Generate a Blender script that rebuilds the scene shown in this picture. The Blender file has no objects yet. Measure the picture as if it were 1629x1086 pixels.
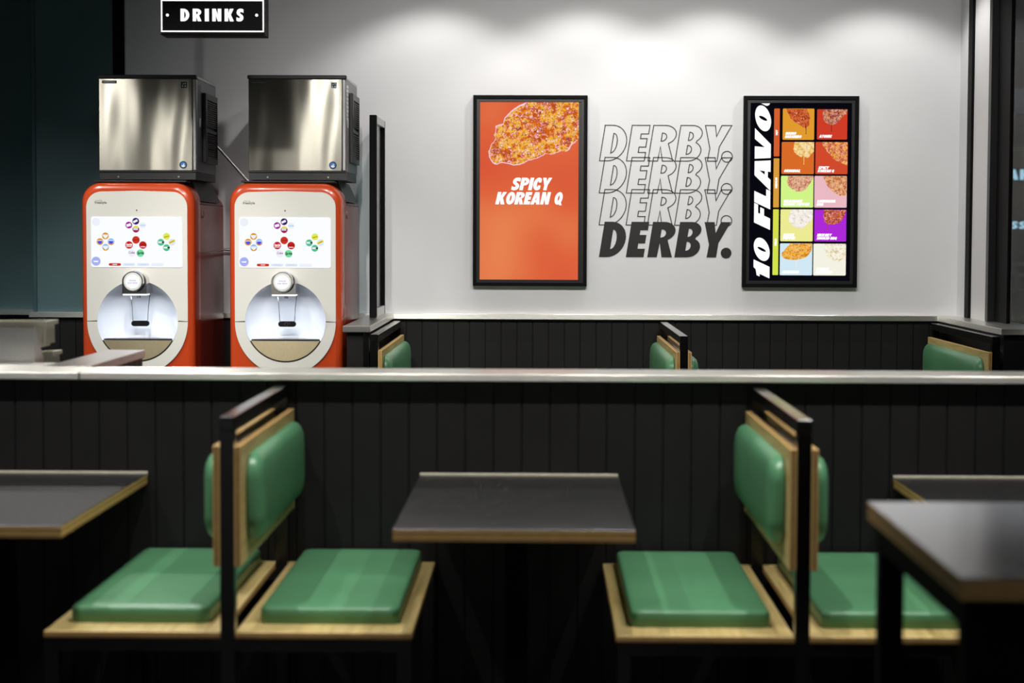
import bpy, bmesh, math, random
from mathutils import Vector, Matrix
from mathutils.geometry import tessellate_polygon
random.seed(7)
C = bpy.context.scene.collection
PI = math.pi

# ------------------------------------------------------------------ camera
F_PX, CX, CY, EYE = 3050.0, 814.5, 543.0, 1.568
fwd = Vector(((860-CX)/F_PX, -(375-CY)/F_PX, -1.0)).normalized()
up = Vector((.0045, 1, 0)); up = (up - fwd*up.dot(fwd)).normalized()
rgt = fwd.cross(up)
w2c = Matrix(((rgt.x, fwd.x, up.x), (rgt.y, fwd.y, up.y), (rgt.z, fwd.z, up.z)))
cam_data = bpy.data.cameras.new('camera')
cam = bpy.data.objects.new('camera', cam_data); C.objects.link(cam)
cam.matrix_world = Matrix.Translation((0, 0, EYE)) @ w2c.transposed().to_4x4()
cam_data.sensor_width = 36.0
cam_data.lens = 36.0*F_PX/1629.0
cam_data.clip_end = 200
cam_data.dof.use_dof = True
cam_data.dof.focus_distance = 10.8
cam_data.dof.aperture_fstop = 2.6
bpy.context.scene.camera = cam

# ------------------------------------------------------------------ world, exposure
world = bpy.data.worlds.new('night'); bpy.context.scene.world = world
world.use_nodes = True
world.node_tree.nodes['Background'].inputs[0].default_value = (.012, .014, .018, 1)
world.node_tree.nodes['Background'].inputs[1].default_value = 1.0
vs = bpy.context.scene.view_settings
vs.view_transform = 'Standard'; vs.look = 'None'; vs.gamma = 1.0; vs.exposure = 0.0
vs.use_curve_mapping = False

# lamp powers (each is used in the builder of its downlight)
P_WASH, P_BOOTH, P_AISLE, P_MACHINE = 29.0, 126.0, 108.0, 195.0
P_REAR, P_CAMROW, P_LEFT = 165.0, 4.0, 185.0
CEIL = 3.35

# ------------------------------------------------------------------ helpers
def lin(c):
    c = c/255.0
    return c/12.92 if c <= .04045 else ((c+.055)/1.055)**2.4
def rgb(r, g, b): return (lin(r), lin(g), lin(b), 1.0)

def new_mat(name):
    m = bpy.data.materials.new(name); m.use_nodes = True
    nt = m.node_tree; return m, nt, nt.nodes['Principled BSDF']
def noise(nt, scale, stretch=(1, 1, 1), detail=3, rough=.5):
    tc = nt.nodes.new('ShaderNodeTexCoord'); mp = nt.nodes.new('ShaderNodeMapping')
    mp.inputs['Scale'].default_value = stretch
    n = nt.nodes.new('ShaderNodeTexNoise'); n.inputs['Scale'].default_value = scale
    n.inputs['Detail'].default_value = detail; n.inputs['Roughness'].default_value = rough
    nt.links.new(tc.outputs['Object'], mp.inputs[0]); nt.links.new(mp.outputs[0], n.inputs['Vector'])
    return n
def ramp(nt, src, stops):
    r = nt.nodes.new('ShaderNodeValToRGB'); e = r.color_ramp.elements
    e[0].position, e[0].color = stops[0]; e[1].position, e[1].color = stops[-1]
    for p, c in stops[1:-1]:
        x = e.new(p); x.color = c
    nt.links.new(src, r.inputs[0]); return r
def bump(nt, bs, src, strength, dist=.01):
    b = nt.nodes.new('ShaderNodeBump'); b.inputs['Strength'].default_value = strength
    b.inputs['Distance'].default_value = dist
    nt.links.new(src, b.inputs['Height']); nt.links.new(b.outputs[0], bs.inputs['Normal']); return b
def mul(c, k): return (min(1, c[0]*k), min(1, c[1]*k), min(1, c[2]*k), 1)

def paint(name, col, rough=.5, var=.08, scale=8, bmp=.05, bscale=60, spec=.5, metal=0, coat=0, crough=.05):
    m, nt, bs = new_mat(name)
    n = noise(nt, scale)
    r = ramp(nt, n.outputs[0], [(.3, mul(col, 1-var)), (.7, mul(col, 1+var))])
    nt.links.new(r.outputs[0], bs.inputs['Base Color'])
    bs.inputs['Roughness'].default_value = rough; bs.inputs['Metallic'].default_value = metal
    bs.inputs['Specular IOR Level'].default_value = spec
    bs.inputs['Coat Weight'].default_value = coat; bs.inputs['Coat Roughness'].default_value = crough
    if bmp: bump(nt, bs, noise(nt, bscale).outputs[0], bmp, .002)
    return m
def steel(name, col, rough, stretch, bscale=40, bmp=.08, aniso=0, wave=0, wstretch=(1, 1, 1), wscale=3, tang=(0, .7, .7)):
    m, nt, bs = new_mat(name)
    n = noise(nt, bscale, stretch, 4)
    r = ramp(nt, n.outputs[0], [(.3, mul(col, .9)), (.7, mul(col, 1.08))])
    nt.links.new(r.outputs[0], bs.inputs['Base Color'])
    rr = nt.nodes.new('ShaderNodeMapRange'); rr.inputs['To Min'].default_value = rough*.85; rr.inputs['To Max'].default_value = rough*1.15
    nt.links.new(n.outputs[0], rr.inputs[0]); nt.links.new(rr.outputs[0], bs.inputs['Roughness'])
    bs.inputs['Metallic'].default_value = 1
    b = bump(nt, bs, n.outputs[0], bmp, .001)
    if wave:
        w = noise(nt, wscale, wstretch, 1)
        b2 = nt.nodes.new('ShaderNodeBump'); b2.inputs['Strength'].default_value = 1; b2.inputs['Distance'].default_value = wave
        nt.links.new(w.outputs[0], b2.inputs['Height']); nt.links.new(b2.outputs[0], b.inputs['Normal'])
    if aniso:
        bs.inputs['Anisotropic'].default_value = aniso
        tg = nt.nodes.new('ShaderNodeCombineXYZ')
        for i_, v_ in enumerate(tang): tg.inputs[i_].default_value = v_
        nt.links.new(tg.outputs[0], bs.inputs['Tangent'])
    return m
def glow(name, col, s=1.0):
    m = bpy.data.materials.new(name); m.use_nodes = True; nt = m.node_tree
    nt.nodes.remove(nt.nodes['Principled BSDF'])
    e = nt.nodes.new('ShaderNodeEmission'); e.inputs[0].default_value = col; e.inputs[1].default_value = s
    nt.links.new(e.outputs[0], nt.nodes['Material Output'].inputs[0]); return m
def glow_noise(name, scale, stops, s=1.0, stretch=(1, 1, 1), kind='noise', detail=4):
    m = glow(name, (1, 1, 1, 1), s); nt = m.node_tree
    if kind == 'noise':
        src = noise(nt, scale, stretch, detail, .62).outputs[0]
    else:
        src = noise(nt, scale, stretch, detail, .75).outputs[0]
        v = nt.nodes.new('ShaderNodeTexVoronoi'); v.inputs['Scale'].default_value = scale*1.3
        tc = nt.nodes.new('ShaderNodeTexCoord'); nt.links.new(tc.outputs['Object'], v.inputs['Vector'])
        mx = nt.nodes.new('ShaderNodeMath'); mx.operation = 'MULTIPLY_ADD'; mx.inputs[1].default_value = .35
        nt.links.new(v.outputs['Distance'], mx.inputs[0])
        sb = nt.nodes.new('ShaderNodeMath'); sb.operation = 'SUBTRACT'; sb.inputs[1].default_value = .1
        nt.links.new(src, sb.inputs[0]); nt.links.new(sb.outputs[0], mx.inputs[2]); src = mx.outputs[0]
    r = ramp(nt, src, stops)
    nt.links.new(r.outputs[0], nt.nodes['Emission'].inputs[0]); return m

def wood(name, axis_along='Y'):
    m, nt, bs = new_mat(name)
    st = {'Y': (18, 1.2, 18), 'X': (1.2, 18, 18), 'Z': (18, 18, 1.2)}[axis_along]
    n = noise(nt, 3, st, 4)
    r = ramp(nt, n.outputs[0], [(.25, rgb(176, 150, 92)), (.5, rgb(206, 182, 120)), (.8, rgb(220, 198, 140))])
    nt.links.new(r.outputs[0], bs.inputs['Base Color'])
    bs.inputs['Roughness'].default_value = .42
    bump(nt, bs, n.outputs[0], .08, .002)
    return m
def ply_edge(name, axis, period):
    """stacked veneers seen end-on; axis is the direction across the sheet"""
    m, nt, bs = new_mat(name)
    tc = nt.nodes.new('ShaderNodeTexCoord'); sp = nt.nodes.new('ShaderNodeSeparateXYZ')
    nt.links.new(tc.outputs['Object'], sp.inputs[0])
    a = nt.nodes.new('ShaderNodeMath'); a.operation = 'MULTIPLY'; a.inputs[1].default_value = 1.0/period
    nt.links.new(sp.outputs[axis], a.inputs[0])
    fr = nt.nodes.new('ShaderNodeMath'); fr.operation = 'PINGPONG'; fr.inputs[1].default_value = 1.0
    nt.links.new(a.outputs[0], fr.inputs[0])
    n = noise(nt, 30, (1, 1, 1), 2)
    ad = nt.nodes.new('ShaderNodeMath'); ad.operation = 'MULTIPLY_ADD'; ad.inputs[1].default_value = .5
    nt.links.new(n.outputs[0], ad.inputs[0]); nt.links.new(fr.outputs[0], ad.inputs[2])
    r = ramp(nt, ad.outputs[0], [(.3, rgb(140, 102, 54)), (.7, rgb(198, 158, 92)), (1.0, rgb(216, 178, 112))])
    nt.links.new(r.outputs[0], bs.inputs['Base Color']); bs.inputs['Roughness'].default_value = .55
    return m

def clear_glass(name, tint=(.9, .96, .95, 1), rough=.02, ior=1.45):
    m = bpy.data.materials.new(name); m.use_nodes = True; nt = m.node_tree
    nt.nodes.remove(nt.nodes['Principled BSDF'])
    t = nt.nodes.new('ShaderNodeBsdfTransparent'); t.inputs[0].default_value = tint
    g = nt.nodes.new('ShaderNodeBsdfGlossy'); g.inputs['Roughness'].default_value = rough
    fz = nt.nodes.new('ShaderNodeFresnel'); fz.inputs[0].default_value = ior
    mx = nt.nodes.new('ShaderNodeMixShader')
    ge = nt.nodes.new('ShaderNodeNewGeometry'); inv = nt.nodes.new('ShaderNodeMath'); inv.operation = 'SUBTRACT'; inv.inputs[0].default_value = 1.0
    nt.links.new(ge.outputs['Backfacing'], inv.inputs[1])
    ml = nt.nodes.new('ShaderNodeMath'); ml.operation = 'MULTIPLY'
    nt.links.new(fz.outputs[0], ml.inputs[0]); nt.links.new(inv.outputs[0], ml.inputs[1])
    nt.links.new(ml.outputs[0], mx.inputs[0]); nt.links.new(t.outputs[0], mx.inputs[1]); nt.links.new(g.outputs[0], mx.inputs[2])
    nt.links.new(mx.outputs[0], nt.nodes['Material Output'].inputs[0]); return m

M = {}
M['white_wall'] = paint('white_wall_paint', rgb(226, 226, 228), .6, .015, 3, .03, 90, .3)
M['dark_green'] = paint('dark_green_panel', rgb(76, 104, 108), .45, .06, 2, .02)
M['board'] = paint('black_board_paint', rgb(24, 23, 23), .5, .12, 6, .05, 40, .3)
M['black'] = paint('black_powder_coat', rgb(14, 14, 14), .18, .1, 10, .0, 200, .5)
M['black_gloss'] = paint('black_frame_satin', rgb(11, 11, 12), .6, .1, 10, .0, 200, .1)
M['black_matte'] = paint('black_matte_steel', rgb(10, 10, 10), .7, .1, 10, .0, 200, .1)
M['plastic_black'] = paint('black_plastic', rgb(28, 28, 29), .4, .1, 10, .03)
M['steel_cap'] = steel('brushed_steel_cap', rgb(244, 242, 234), .33, (1, 30, 30), 20, .006, .8)
M['steel_ledge'] = steel('brushed_steel_ledge', rgb(244, 242, 234), .3, (30, 1, 30), 20, .006, .8, tang=(.7, 0, .7))
M['steel_door'] = steel('brushed_steel_door', rgb(176, 173, 161), .40, (2, 2, 60), 20, .03, .9, .05, (1.0, 1.0, .2), 4.2, (0, 0, 1))
M['steel_plain'] = steel('plain_steel', rgb(190, 190, 188), .3, (20, 20, 2), 20, .05)
M['grey_side'] = steel('grey_metal_side', rgb(120, 122, 126), .4, (4, 4, 4), 20, .05)
M['chrome'] = steel('chrome', rgb(215, 215, 215), .12, (1, 1, 1), 10, .0)
M['drip_metal'] = steel('bronze_steel', rgb(176, 164, 132), .42, (30, 30, 2), 20, .03, .7, tang=(0, 0, 1))
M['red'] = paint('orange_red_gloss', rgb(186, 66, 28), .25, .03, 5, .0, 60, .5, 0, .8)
M['red_side'] = paint('shaded_red_gloss_side', rgb(140, 38, 18), .2, .03, 5, .0, 60, .12, 0, .0)  # side shade and dim reflection mixed into the bezel's red
M['ivory'] = paint('ivory_gloss_plastic', rgb(212, 211, 203), .28, .01, 5, .0, 60, .5, 0, .4)
M['bowl'] = paint('white_bowl_plastic', rgb(208, 212, 220), .3, .01, 5, .0, 60, .5)
M['cushion'] = paint('green_vinyl', rgb(88, 144, 104), .33, .08, 5, .12, 26, .5)
M['laminate'] = None
m, nt, bs = new_mat('black_speckled_laminate')
v = noise(nt, 120, (1, 1, 1), 0)
r = ramp(nt, v.outputs[0], [(.0, rgb(20, 20, 22)), (.70, rgb(30, 30, 33)), (.78, rgb(112, 110, 96))])
nt.links.new(r.outputs[0], bs.inputs['Base Color']); bs.inputs['Roughness'].default_value = .34; bs.inputs['Specular IOR Level'].default_value = 1.0
M['laminate'] = m
M['wall_reflection_laminate'] = paint('wall_reflection_laminate', rgb(146, 150, 157), .22, .05, 60, .0, 200, .5, 0, 1, .2)  # pale base carries the white wall's reflection on the table top
M['louvre'] = paint('louvre_plastic', rgb(74, 70, 66), .35, .05, 10, 0)
M['wood'] = wood('birch_veneer', 'Y')
M['edge_z'] = ply_edge('birch_ply_edge_flat', 2, .0075)
M['edge_x'] = ply_edge('birch_ply_edge_upright', 0, .0075)
M['floor'] = paint('dark_floor_tile', rgb(38, 37, 36), .4, .15, 5, .05)
M['ceiling'] = paint('ceiling_paint', rgb(60, 60, 62), .8, .05, 5, .02)
M['white_plastic'] = paint('off_white_plastic', rgb(214, 212, 194), .4, .03, 8, .02)
M['sealant'] = paint('pale_edge_strip', rgb(196, 192, 172), .4, .1, 40, .02)
M['glass'] = clear_glass('clear_glass', ior=1.1)
M['frosted'] = clear_glass('greenish_screen_glass', (.62, .76, .78, 1), .1)
M['led_white'] = glow('white_led', (.93, .96, 1, 1), 1.6)
M['screen_white'] = glow('white_screen', rgb(246, 248, 253), 1.05)
M['text_white'] = glow('lit_white_lettering', (1, .97, 1, 1), 1.3)
M['vinyl_black'] = paint('black_vinyl_film', rgb(24, 23, 25), .5, .03, 20, .0)
M['grey_print'] = paint('grey_print', rgb(110, 108, 104), .5, .03, 20, .0)
M['lamp'] = glow('downlight_lens', (1, .95, .88, 1), 12)

# ---- objects
def link(name, me, m=None, parent=None, loc=(0, 0, 0)):
    o = bpy.data.objects.new(name, me); C.objects.link(o)
    ms = m if isinstance(m, (list, tuple)) else ([m] if m else [])
    for x in ms: me.materials.append(x)
    o.location = loc
    if parent: o.parent = parent
    return o
def obj(name, bm, m, parent=None, smooth=False, loc=(0, 0, 0)):
    me = bpy.data.meshes.new(name)
    bmesh.ops.recalc_face_normals(bm, faces=bm.faces)
    bm.to_mesh(me); bm.free()
    if smooth:
        for p in me.polygons: p.use_smooth = True
        try: me.set_sharp_from_angle(angle=math.radians(38))
        except Exception: pass
    return link(name, me, m, parent, loc)
def thing(name, label, cat, loc=(0, 0, 0), group=None):
    o = bpy.data.objects.new(name, None); C.objects.link(o); o.location = loc
    o.empty_display_size = .1
    o['label'] = label; o['category'] = cat
    if group: o['group'] = group
    return o
def tag(o, label, cat, group=None):
    o['label'] = label; o['category'] = cat
    if group: o['group'] = group
    return o
def struct(name, bm, m, label=None, smooth=False):
    o = obj(name, bm, m, None, smooth); o['kind'] = 'structure'
    if label: o['label'] = label
    return o
def box(bm, x0, x1, y0, y1, z0, z1, bev=0, mi=0, seg=1):
    vs_ = [bm.verts.new((x, y, z)) for z in (z0, z1) for y in (y0, y1) for x in (x0, x1)]
    idx = [(0, 2, 3, 1), (4, 5, 7, 6), (0, 1, 5, 4), (2, 6, 7, 3), (0, 4, 6, 2), (1, 3, 7, 5)]
    fs = [bm.faces.new([vs_[i] for i in q]) for q in idx]
    for f_ in fs: f_.material_index = mi
    if bev:
        es = list({e for f_ in fs for e in f_.edges})
        r_ = bmesh.ops.bevel(bm, geom=es, offset=bev, segments=seg, affect='EDGES', profile=.5)
        for f_ in r_['faces']: f_.material_index = mi
    return fs
def bx(*a, **k):
    bm = bmesh.new(); box(bm, *a, **k); return bm
def cyl(bm, p0, p1, r0, r1=None, n=20, caps=True, mi=0):
    p0, p1 = Vector(p0), Vector(p1); r1 = r0 if r1 is None else r1
    d = (p1-p0).normalized(); a = d.orthogonal().normalized(); b = d.cross(a)
    A = [bm.verts.new(p0+(a*math.cos(t)+b*math.sin(t))*r0) for t in [2*PI*i/n for i in range(n)]]
    B = [bm.verts.new(p1+(a*math.cos(t)+b*math.sin(t))*r1) for t in [2*PI*i/n for i in range(n)]]
    for i in range(n):
        f_ = bm.faces.new((A[i], A[(i+1) % n], B[(i+1) % n], B[i])); f_.material_index = mi
    if caps:
        bm.faces.new(A[::-1]).material_index = mi; bm.faces.new(B).material_index = mi
def tube(bm, pts, r, n=10, mi=0):
    pts = [Vector(p) for p in pts]; rings = []
    a = None
    for i, p in enumerate(pts):
        d = (pts[min(i+1, len(pts)-1)]-pts[max(i-1, 0)]).normalized()
        if a is None: a = d.orthogonal().normalized()
        a = (a-d*a.dot(d)).normalized(); b = d.cross(a)
        rings.append([bm.verts.new(p+(a*math.cos(t)+b*math.sin(t))*r) for t in [2*PI*k/n for k in range(n)]])
    for A, B in zip(rings, rings[1:]):
        for k in range(n): bm.faces.new((A[k], A[(k+1) % n], B[(k+1) % n], B[k])).material_index = mi
    bm.faces.new(rings[0][::-1]); bm.faces.new(rings[-1])
def arc(cx, cy, rx, ry, a0, a1, n=12):
    return [(cx+rx*math.cos(math.radians(a0+(a1-a0)*i/n)), cy+ry*math.sin(math.radians(a0+(a1-a0)*i/n))) for i in range(n+1)]
def clean(c):
    out = []
    for p in c:
        if not out or (abs(p[0]-out[-1][0])+abs(p[1]-out[-1][1])) > 1e-6: out.append(p)
    if (abs(out[0][0]-out[-1][0])+abs(out[0][1]-out[-1][1])) < 1e-6: out.pop()
    return out
def prism(bm, contours, y0, y1, mi=0, back=True):
    """contours (outer, holes...) in (x, z); solid between y0 (front) and y1"""
    cs = [clean(c) for c in contours]
    tris = tessellate_polygon([[Vector((p[0], p[1], 0)) for p in c] for c in cs])
    flat = [p for c in cs for p in c]
    fv = [bm.verts.new((p[0], y0, p[1])) for p in flat]
    bv = [bm.verts.new((p[0], y1, p[1])) for p in flat]
    for t in tris:
        try:
            bm.faces.new([fv[i] for i in t]).material_index = mi
            if back: bm.faces.new([bv[i] for i in reversed(t)]).material_index = mi
        except ValueError: pass
    k = 0
    for c in cs:
        n = len(c)
        for i in range(n):
            j = (i+1) % n
            bm.faces.new((fv[k+i], fv[k+j], bv[k+j], bv[k+i])).material_index = mi
        k += n
def rrect(x0, x1, z0, z1, r, n=6):
    return (arc(x1-r, z0+r, r, r, -90, 0, n)+arc(x1-r, z1-r, r, r, 0, 90, n)
            + arc(x0+r, z1-r, r, r, 90, 180, n)+arc(x0+r, z0+r, r, r, 180, 270, n))
def disc(cx, cz, r, n=28): return arc(cx, cz, r, r, 0, 360-360/n, n-1)

# ------------------------------------------------------------------ heavy lettering (cap height 1)
def _s():
    return [(.62, .95), (.5, 1.0), (.36, 1.01), (.2, .98), (.08, .88), (.03, .72), (.06, .58), (.16, .48), (.28, .40),
            (.33, .33), (.32, .27), (.26, .25), (.14, .27), (.02, .33), (.02, .05), (.14, 0), (.3, -.01), (.45, .02), (.57, .12),
            (.62, .28), (.59, .42), (.48, .53), (.36, .61), (.31, .67), (.33, .73), (.4, .75), (.5, .73), (.62, .68)]
GL = {
 'D': (.68, [[[(0, 0), (0, 1)]+arc(.22, .5, .46, .5, 90, -90, 18), [(.28, .22), (.28, .77)]+arc(.29, .5, .125, .27, 90, -90)]]),
 'E': (.5, [[[(0, 0), (0, 1), (.5, 1), (.5, .76), (.29, .76), (.29, .63), (.48, .63), (.48, .39), (.29, .39), (.29, .24), (.5, .24), (.5, 0)]]]),
 'F': (.5, [[[(0, 0), (0, 1), (.5, 1), (.5, .76), (.29, .76), (.29, .62), (.46, .62), (.46, .38), (.29, .38), (.29, 0)]]]),
 'L': (.48, [[[(0, 0), (0, 1), (.29, 1), (.29, .26), (.48, .26), (.48, 0)]]]),
 'T': (.56, [[[(.14, 0), (.14, .75), (0, .75), (0, 1), (.56, 1), (.56, .75), (.42, .75), (.42, 0)]]]),
 'H': (.66, [[[(0, 0), (0, 1), (.27, 1), (.27, .62), (.39, .62), (.39, 1), (.66, 1), (.66, 0), (.39, 0), (.39, .38), (.27, .38), (.27, 0)]]]),
 'I': (.29, [[[(0, 0), (0, 1), (.29, 1), (.29, 0)]]]),
 'R': (.7, [[[(0, 0), (0, 1)]+arc(.33, .73, .35, .27, 90, -62, 14)+[(.70, 0), (.404, 0), (.288, .4), (.27, 0)],
             [(.28, .56), (.28, .785)]+arc(.30, .672, .12, .113, 90, -90, 8)]]),
 'P': (.66, [[[(0, 0), (0, 1)]+arc(.33, .69, .33, .31, 90, -90, 14)+[(.28, .38), (.28, 0)],
             [(.28, .58), (.28, .79)]+arc(.30, .685, .1, .105, 90, -90, 8)]]),
 'B': (.68, [[[(0, 0), (0, 1)]+arc(.34, .76, .30, .24, 90, -52, 12)+arc(.35, .275, .33, .275, 62, -90, 14),
             [(.28, .58), (.28, .81)]+arc(.29, .695, .11, .115, 90, -90, 8), [(.28, .19), (.28, .44)]+arc(.29, .315, .12, .125, 90, -90, 8)]]),
 'Y': (.742, [[[(0, 1), (.283, 1), (.364, .69), (.4625, 1), (.742, 1), (.49, .4), (.49, 0), (.22, 0), (.23, .36)]]]),
 'V': (.74, [[[(0, 1), (.3, 1), (.39, .38), (.48, 1), (.74, 1), (.53, 0), (.2, 0)]]]),
 'A': (.74, [[[(0, 0), (.2, 1), (.54, 1), (.74, 0), (.46, 0), (.44, .17), (.3, .17), (.27, 0)], [(.325, .36), (.415, .36), (.37, .7)]]]),
 'N': (.68, [[[(0, 0), (0, 1), (.27, 1), (.42, .5), (.42, 1), (.68, 1), (.68, 0), (.42, 0), (.26, .5), (.26, 0)]]]),
 'M': (.86, [[[(0, 0), (0, 1), (.33, 1), (.43, .52), (.53, 1), (.86, 1), (.86, 0), (.61, 0), (.61, .6), (.49, 0), (.37, 0), (.25, .6), (.25, 0)]]]),
 'K': (.74, [[[(0, 0), (0, 1), (.28, 1), (.28, .62), (.42, 1), (.72, 1), (.5, .53), (.74, 0), (.43, 0), (.28, .42), (.28, 0)]]]),
 'S': (.64, [[_s()]]),
 'O': (.70, [[arc(.35, .5, .35, .51, 0, 350, 35), arc(.35, .5, .075, .25, 0, 340, 17)]]),
 '0': (.64, [[arc(.32, .5, .32, .51, 0, 350, 35), arc(.32, .5, .06, .26, 0, 340, 17)]]),
 'Q': (.74, [[arc(.35, .5, .35, .51, 0, 350, 35), arc(.35, .52, .075, .23, 0, 340, 17)], [[(.38, .22), (.56, .28), (.76, -.06), (.54, -.06)]]]),
 'C': (.62, [[arc(.36, .5, .36, .51, 48, 312, 24)+[(.60, .38), (.38, .38)]+arc(.36, .5, .08, .24, -60, -300, 10)+[(.38, .62), (.60, .62)]]]),
 'G': (.66, [[arc(.36, .5, .36, .51, 48, 300, 24)+[(.64, .08), (.64, .55), (.36, .55), (.36, .38), (.42, .38), (.42, .28)]+arc(.36, .5, .08, .24, -80, -300, 10)+[(.38, .66), (.60, .66)]]]),
 'U': (.68, [[[(0, 1), (.27, 1), (.27, .3)]+arc(.335, .3, .065, .07, 180, 360, 6)+[(.40, 1), (.68, 1)]+arc(.34, .34, .34, .35, 0, -180, 14)]]),
 'W': (.98, [[[(0, 1), (.27, 1), (.33, .45), (.38, 1), (.6, 1), (.65, .45), (.71, 1), (.98, 1), (.83, 0), (.55, 0), (.49, .5), (.43, 0), (.15, 0)]]]),
 'Z': (.58, [[[(0, 0), (0, .22), (.27, .76), (.03, .76), (.03, 1), (.58, 1), (.58, .8), (.3, .25), (.56, .25), (.56, 0)]]]),
 '1': (.42, [[[(.13, 0), (.13, .68), (0, .68), (0, .84), (.16, .88), (.22, 1), (.42, 1), (.42, 0)]]]),
 '.': (.31, [[arc(.155, .135, .15, .155, 0, 345, 23)]]),
}
def word_contours(txt, x, z, h, xs=1.0, shear=0.0, gap=.06, adv=None):
    """list of (outer, holes...) glyph shapes placed on a baseline; adv gives explicit starts"""
    out = []; cu = 0.0
    for i, ch in enumerate(txt):
        if ch == ' ': cu += .3; continue
        wd, shapes = GL[ch]
        st = adv[i] if adv else cu
        for sh in shapes:
            out.append([[(x+h*((st+p[0])*xs+shear*p[1]), z+h*p[1]) for p in c] for c in sh])
        cu = st+wd+gap
    return out, cu*xs*h
def word(name, txt, x, z, h, y, m, parent=None, xs=1.0, shear=0.0, gap=.06, adv=None, th=.001, width=None):
    if width:
        _, w = word_contours(txt, 0, 0, 1, 1, 0, gap, adv); xs = width/(w-gap)/h
    sh, _ = word_contours(txt, x, z, h, xs, shear, gap, adv)
    bm = bmesh.new()
    for s in sh: prism(bm, s, y-th, y, back=False)
    return obj(name, bm, m, parent)
def small_text(name, txt, x, z, h, y, m, parent=None, width=None, offset=0.0, shear=0.0, rot=0, center=True):
    cu = bpy.data.curves.new(name, 'FONT'); cu.body = txt; cu.size = 1; cu.offset = offset; cu.shear = shear
    cu.resolution_u = 3
    if center: cu.align_x = 'CENTER'
    t = bpy.data.objects.new(name, cu)
    me = bpy.data.meshes.new_from_object(t); bpy.data.objects.remove(t)
    xsn = [v.co.x for v in me.vertices]; w = max(xsn)-min(xsn)
    sy = h/.73; sx = (width/w) if width else sy
    c_, s_ = math.cos(rot), math.sin(rot)
    for v in me.vertices:
        a, b = v.co.x*sx, v.co.y*sy
        v.co = (x+a*c_-b*s_, y, z+a*s_+b*c_)
    me.materials.clear()
    return link(name, me, m, parent)

# ================================================================== ROOM
struct('floor', bx(-4, 2.62, -5, 12.2, -.1, 0), M['floor'])
struct('ceiling', bx(-4, 2.62, -5, 12.2, CEIL, CEIL+.1), M['ceiling'])
struct('wall_left', bx(-4.1, -4, -5, 12.2, 0, CEIL), M['dark_green'])
bmw = bmesh.new(); box(bmw, -4, 2.62, -5.1, -5, 0, CEIL); struct('wall_back', bmw, M['white_wall'])
WALL = 11.50
struct('wall_far', bx(-2.49, 2.62, WALL, WALL+.15, 0, CEIL), M['white_wall'])
bm = bx(-3.04, -2.56, WALL, WALL+.4, 0, CEIL)
struct('wall_green', bm, M['dark_green'])
struct('wall_green_recess', bx(-4, -3.04, WALL+.37, WALL+.5, 0, CEIL), M['dark_green'])
bm = bmesh.new(); box(bm, -3.052, -3.028, WALL-.012, WALL+.0, 1.10, CEIL, .003)
struct('trim_corner', bm, paint('teal_metal_corner', rgb(58, 86, 92), .35, .05, 5, 0, 10, .5))
bm = bmesh.new(); box(bm, -2.56, -2.49, WALL-.01, WALL+.15, 0, CEIL)
struct('trim_reveal', bm, M['black_gloss'])
struct('trim_reveal_edge', bx(-2.492, -2.484, WALL-.004, WALL, 1.1, CEIL), M['steel_plain'])

def boards(x0, x1, y, z0, z1, pitch, off, face=-1):
    """tongue-and-groove boarding in the x-z plane, grooves cut towards +y"""
    bm = bmesh.new(); prof = [(x0, 0)]
    n = math.floor((x0-off)/pitch)+1
    while off+n*pitch < x1-.01:
        g = off+n*pitch
        if g > x0+.01: prof += [(g-.0035, 0), (g-.0015, .006), (g+.0015, .006), (g+.0035, 0)]
        n += 1
    prof += [(x1, 0)]
    lo = [bm.verts.new((p[0], y-face*p[1], z0)) for p in prof]
    hi = [bm.verts.new((p[0], y-face*p[1], z1)) for p in prof]
    for i in range(len(prof)-1): bm.faces.new((lo[i], lo[i+1], hi[i+1], hi[i]))
    return bm
def boards_yz(x, y0, y1, z0, z1, pitch, sgn):
    bm = bmesh.new(); prof = [(y0, 0)]; g = y0+pitch*.6
    while g < y1-.01:
        prof += [(g-.0035, 0), (g-.0015, .006), (g+.0015, .006), (g+.0035, 0)]; g += pitch
    prof += [(y1, 0)]
    lo = [bm.verts.new((x-sgn*p[1], p[0], z0)) for p in prof]
    hi = [bm.verts.new((x-sgn*p[1], p[0], z1)) for p in prof]
    for i in range(len(prof)-1): bm.faces.new((lo[i], lo[i+1], hi[i+1], hi[i]))
    return bm
WC = .10   # board pitch
# wainscot on the far wall
struct('trim_boarding_far', boards(-3.04, 2.49, WALL-.012, 0, 1.075, .0948, .05), M['board'])
struct('trim_boarding_recess', boards(-4, -3.04, WALL+.36, 0, 1.075, .0948, .05), M['board'])
struct('trim_cap_far', bx(-.885, 2.37, WALL-.045, WALL, 1.068, 1.10, .002), M['steel_cap'])
struct('trim_cap_far_left', bx(-3.07, -1.02, WALL-.045, WALL, 1.068, 1.10, .002), M['steel_cap'])
struct('trim_cap_recess', bx(-4, -3.045, WALL+.30, WALL+.37, 1.068, 1.10, .002), M['steel_cap'])
# middle half-height partition
bm = bx(-4, 2.49, 6.532, 6.69, 0, 1.07)
struct('wall_middle', bm, M['board'])
struct('trim_boarding_middle', boards(-4, 2.49, 6.525, 0, 1.075, .0965, .035), M['board'])
def cap_run(name, x0, x1):
    return struct(name, bx(x0, x1, 6.475, 6.745, 1.0745, 1.10, .004, seg=3), M['steel_cap'])
cap_run('trim_cap_middle', -1.5655, 2.49); cap_run('trim_cap_middle_left', -4, -1.567)
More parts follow.
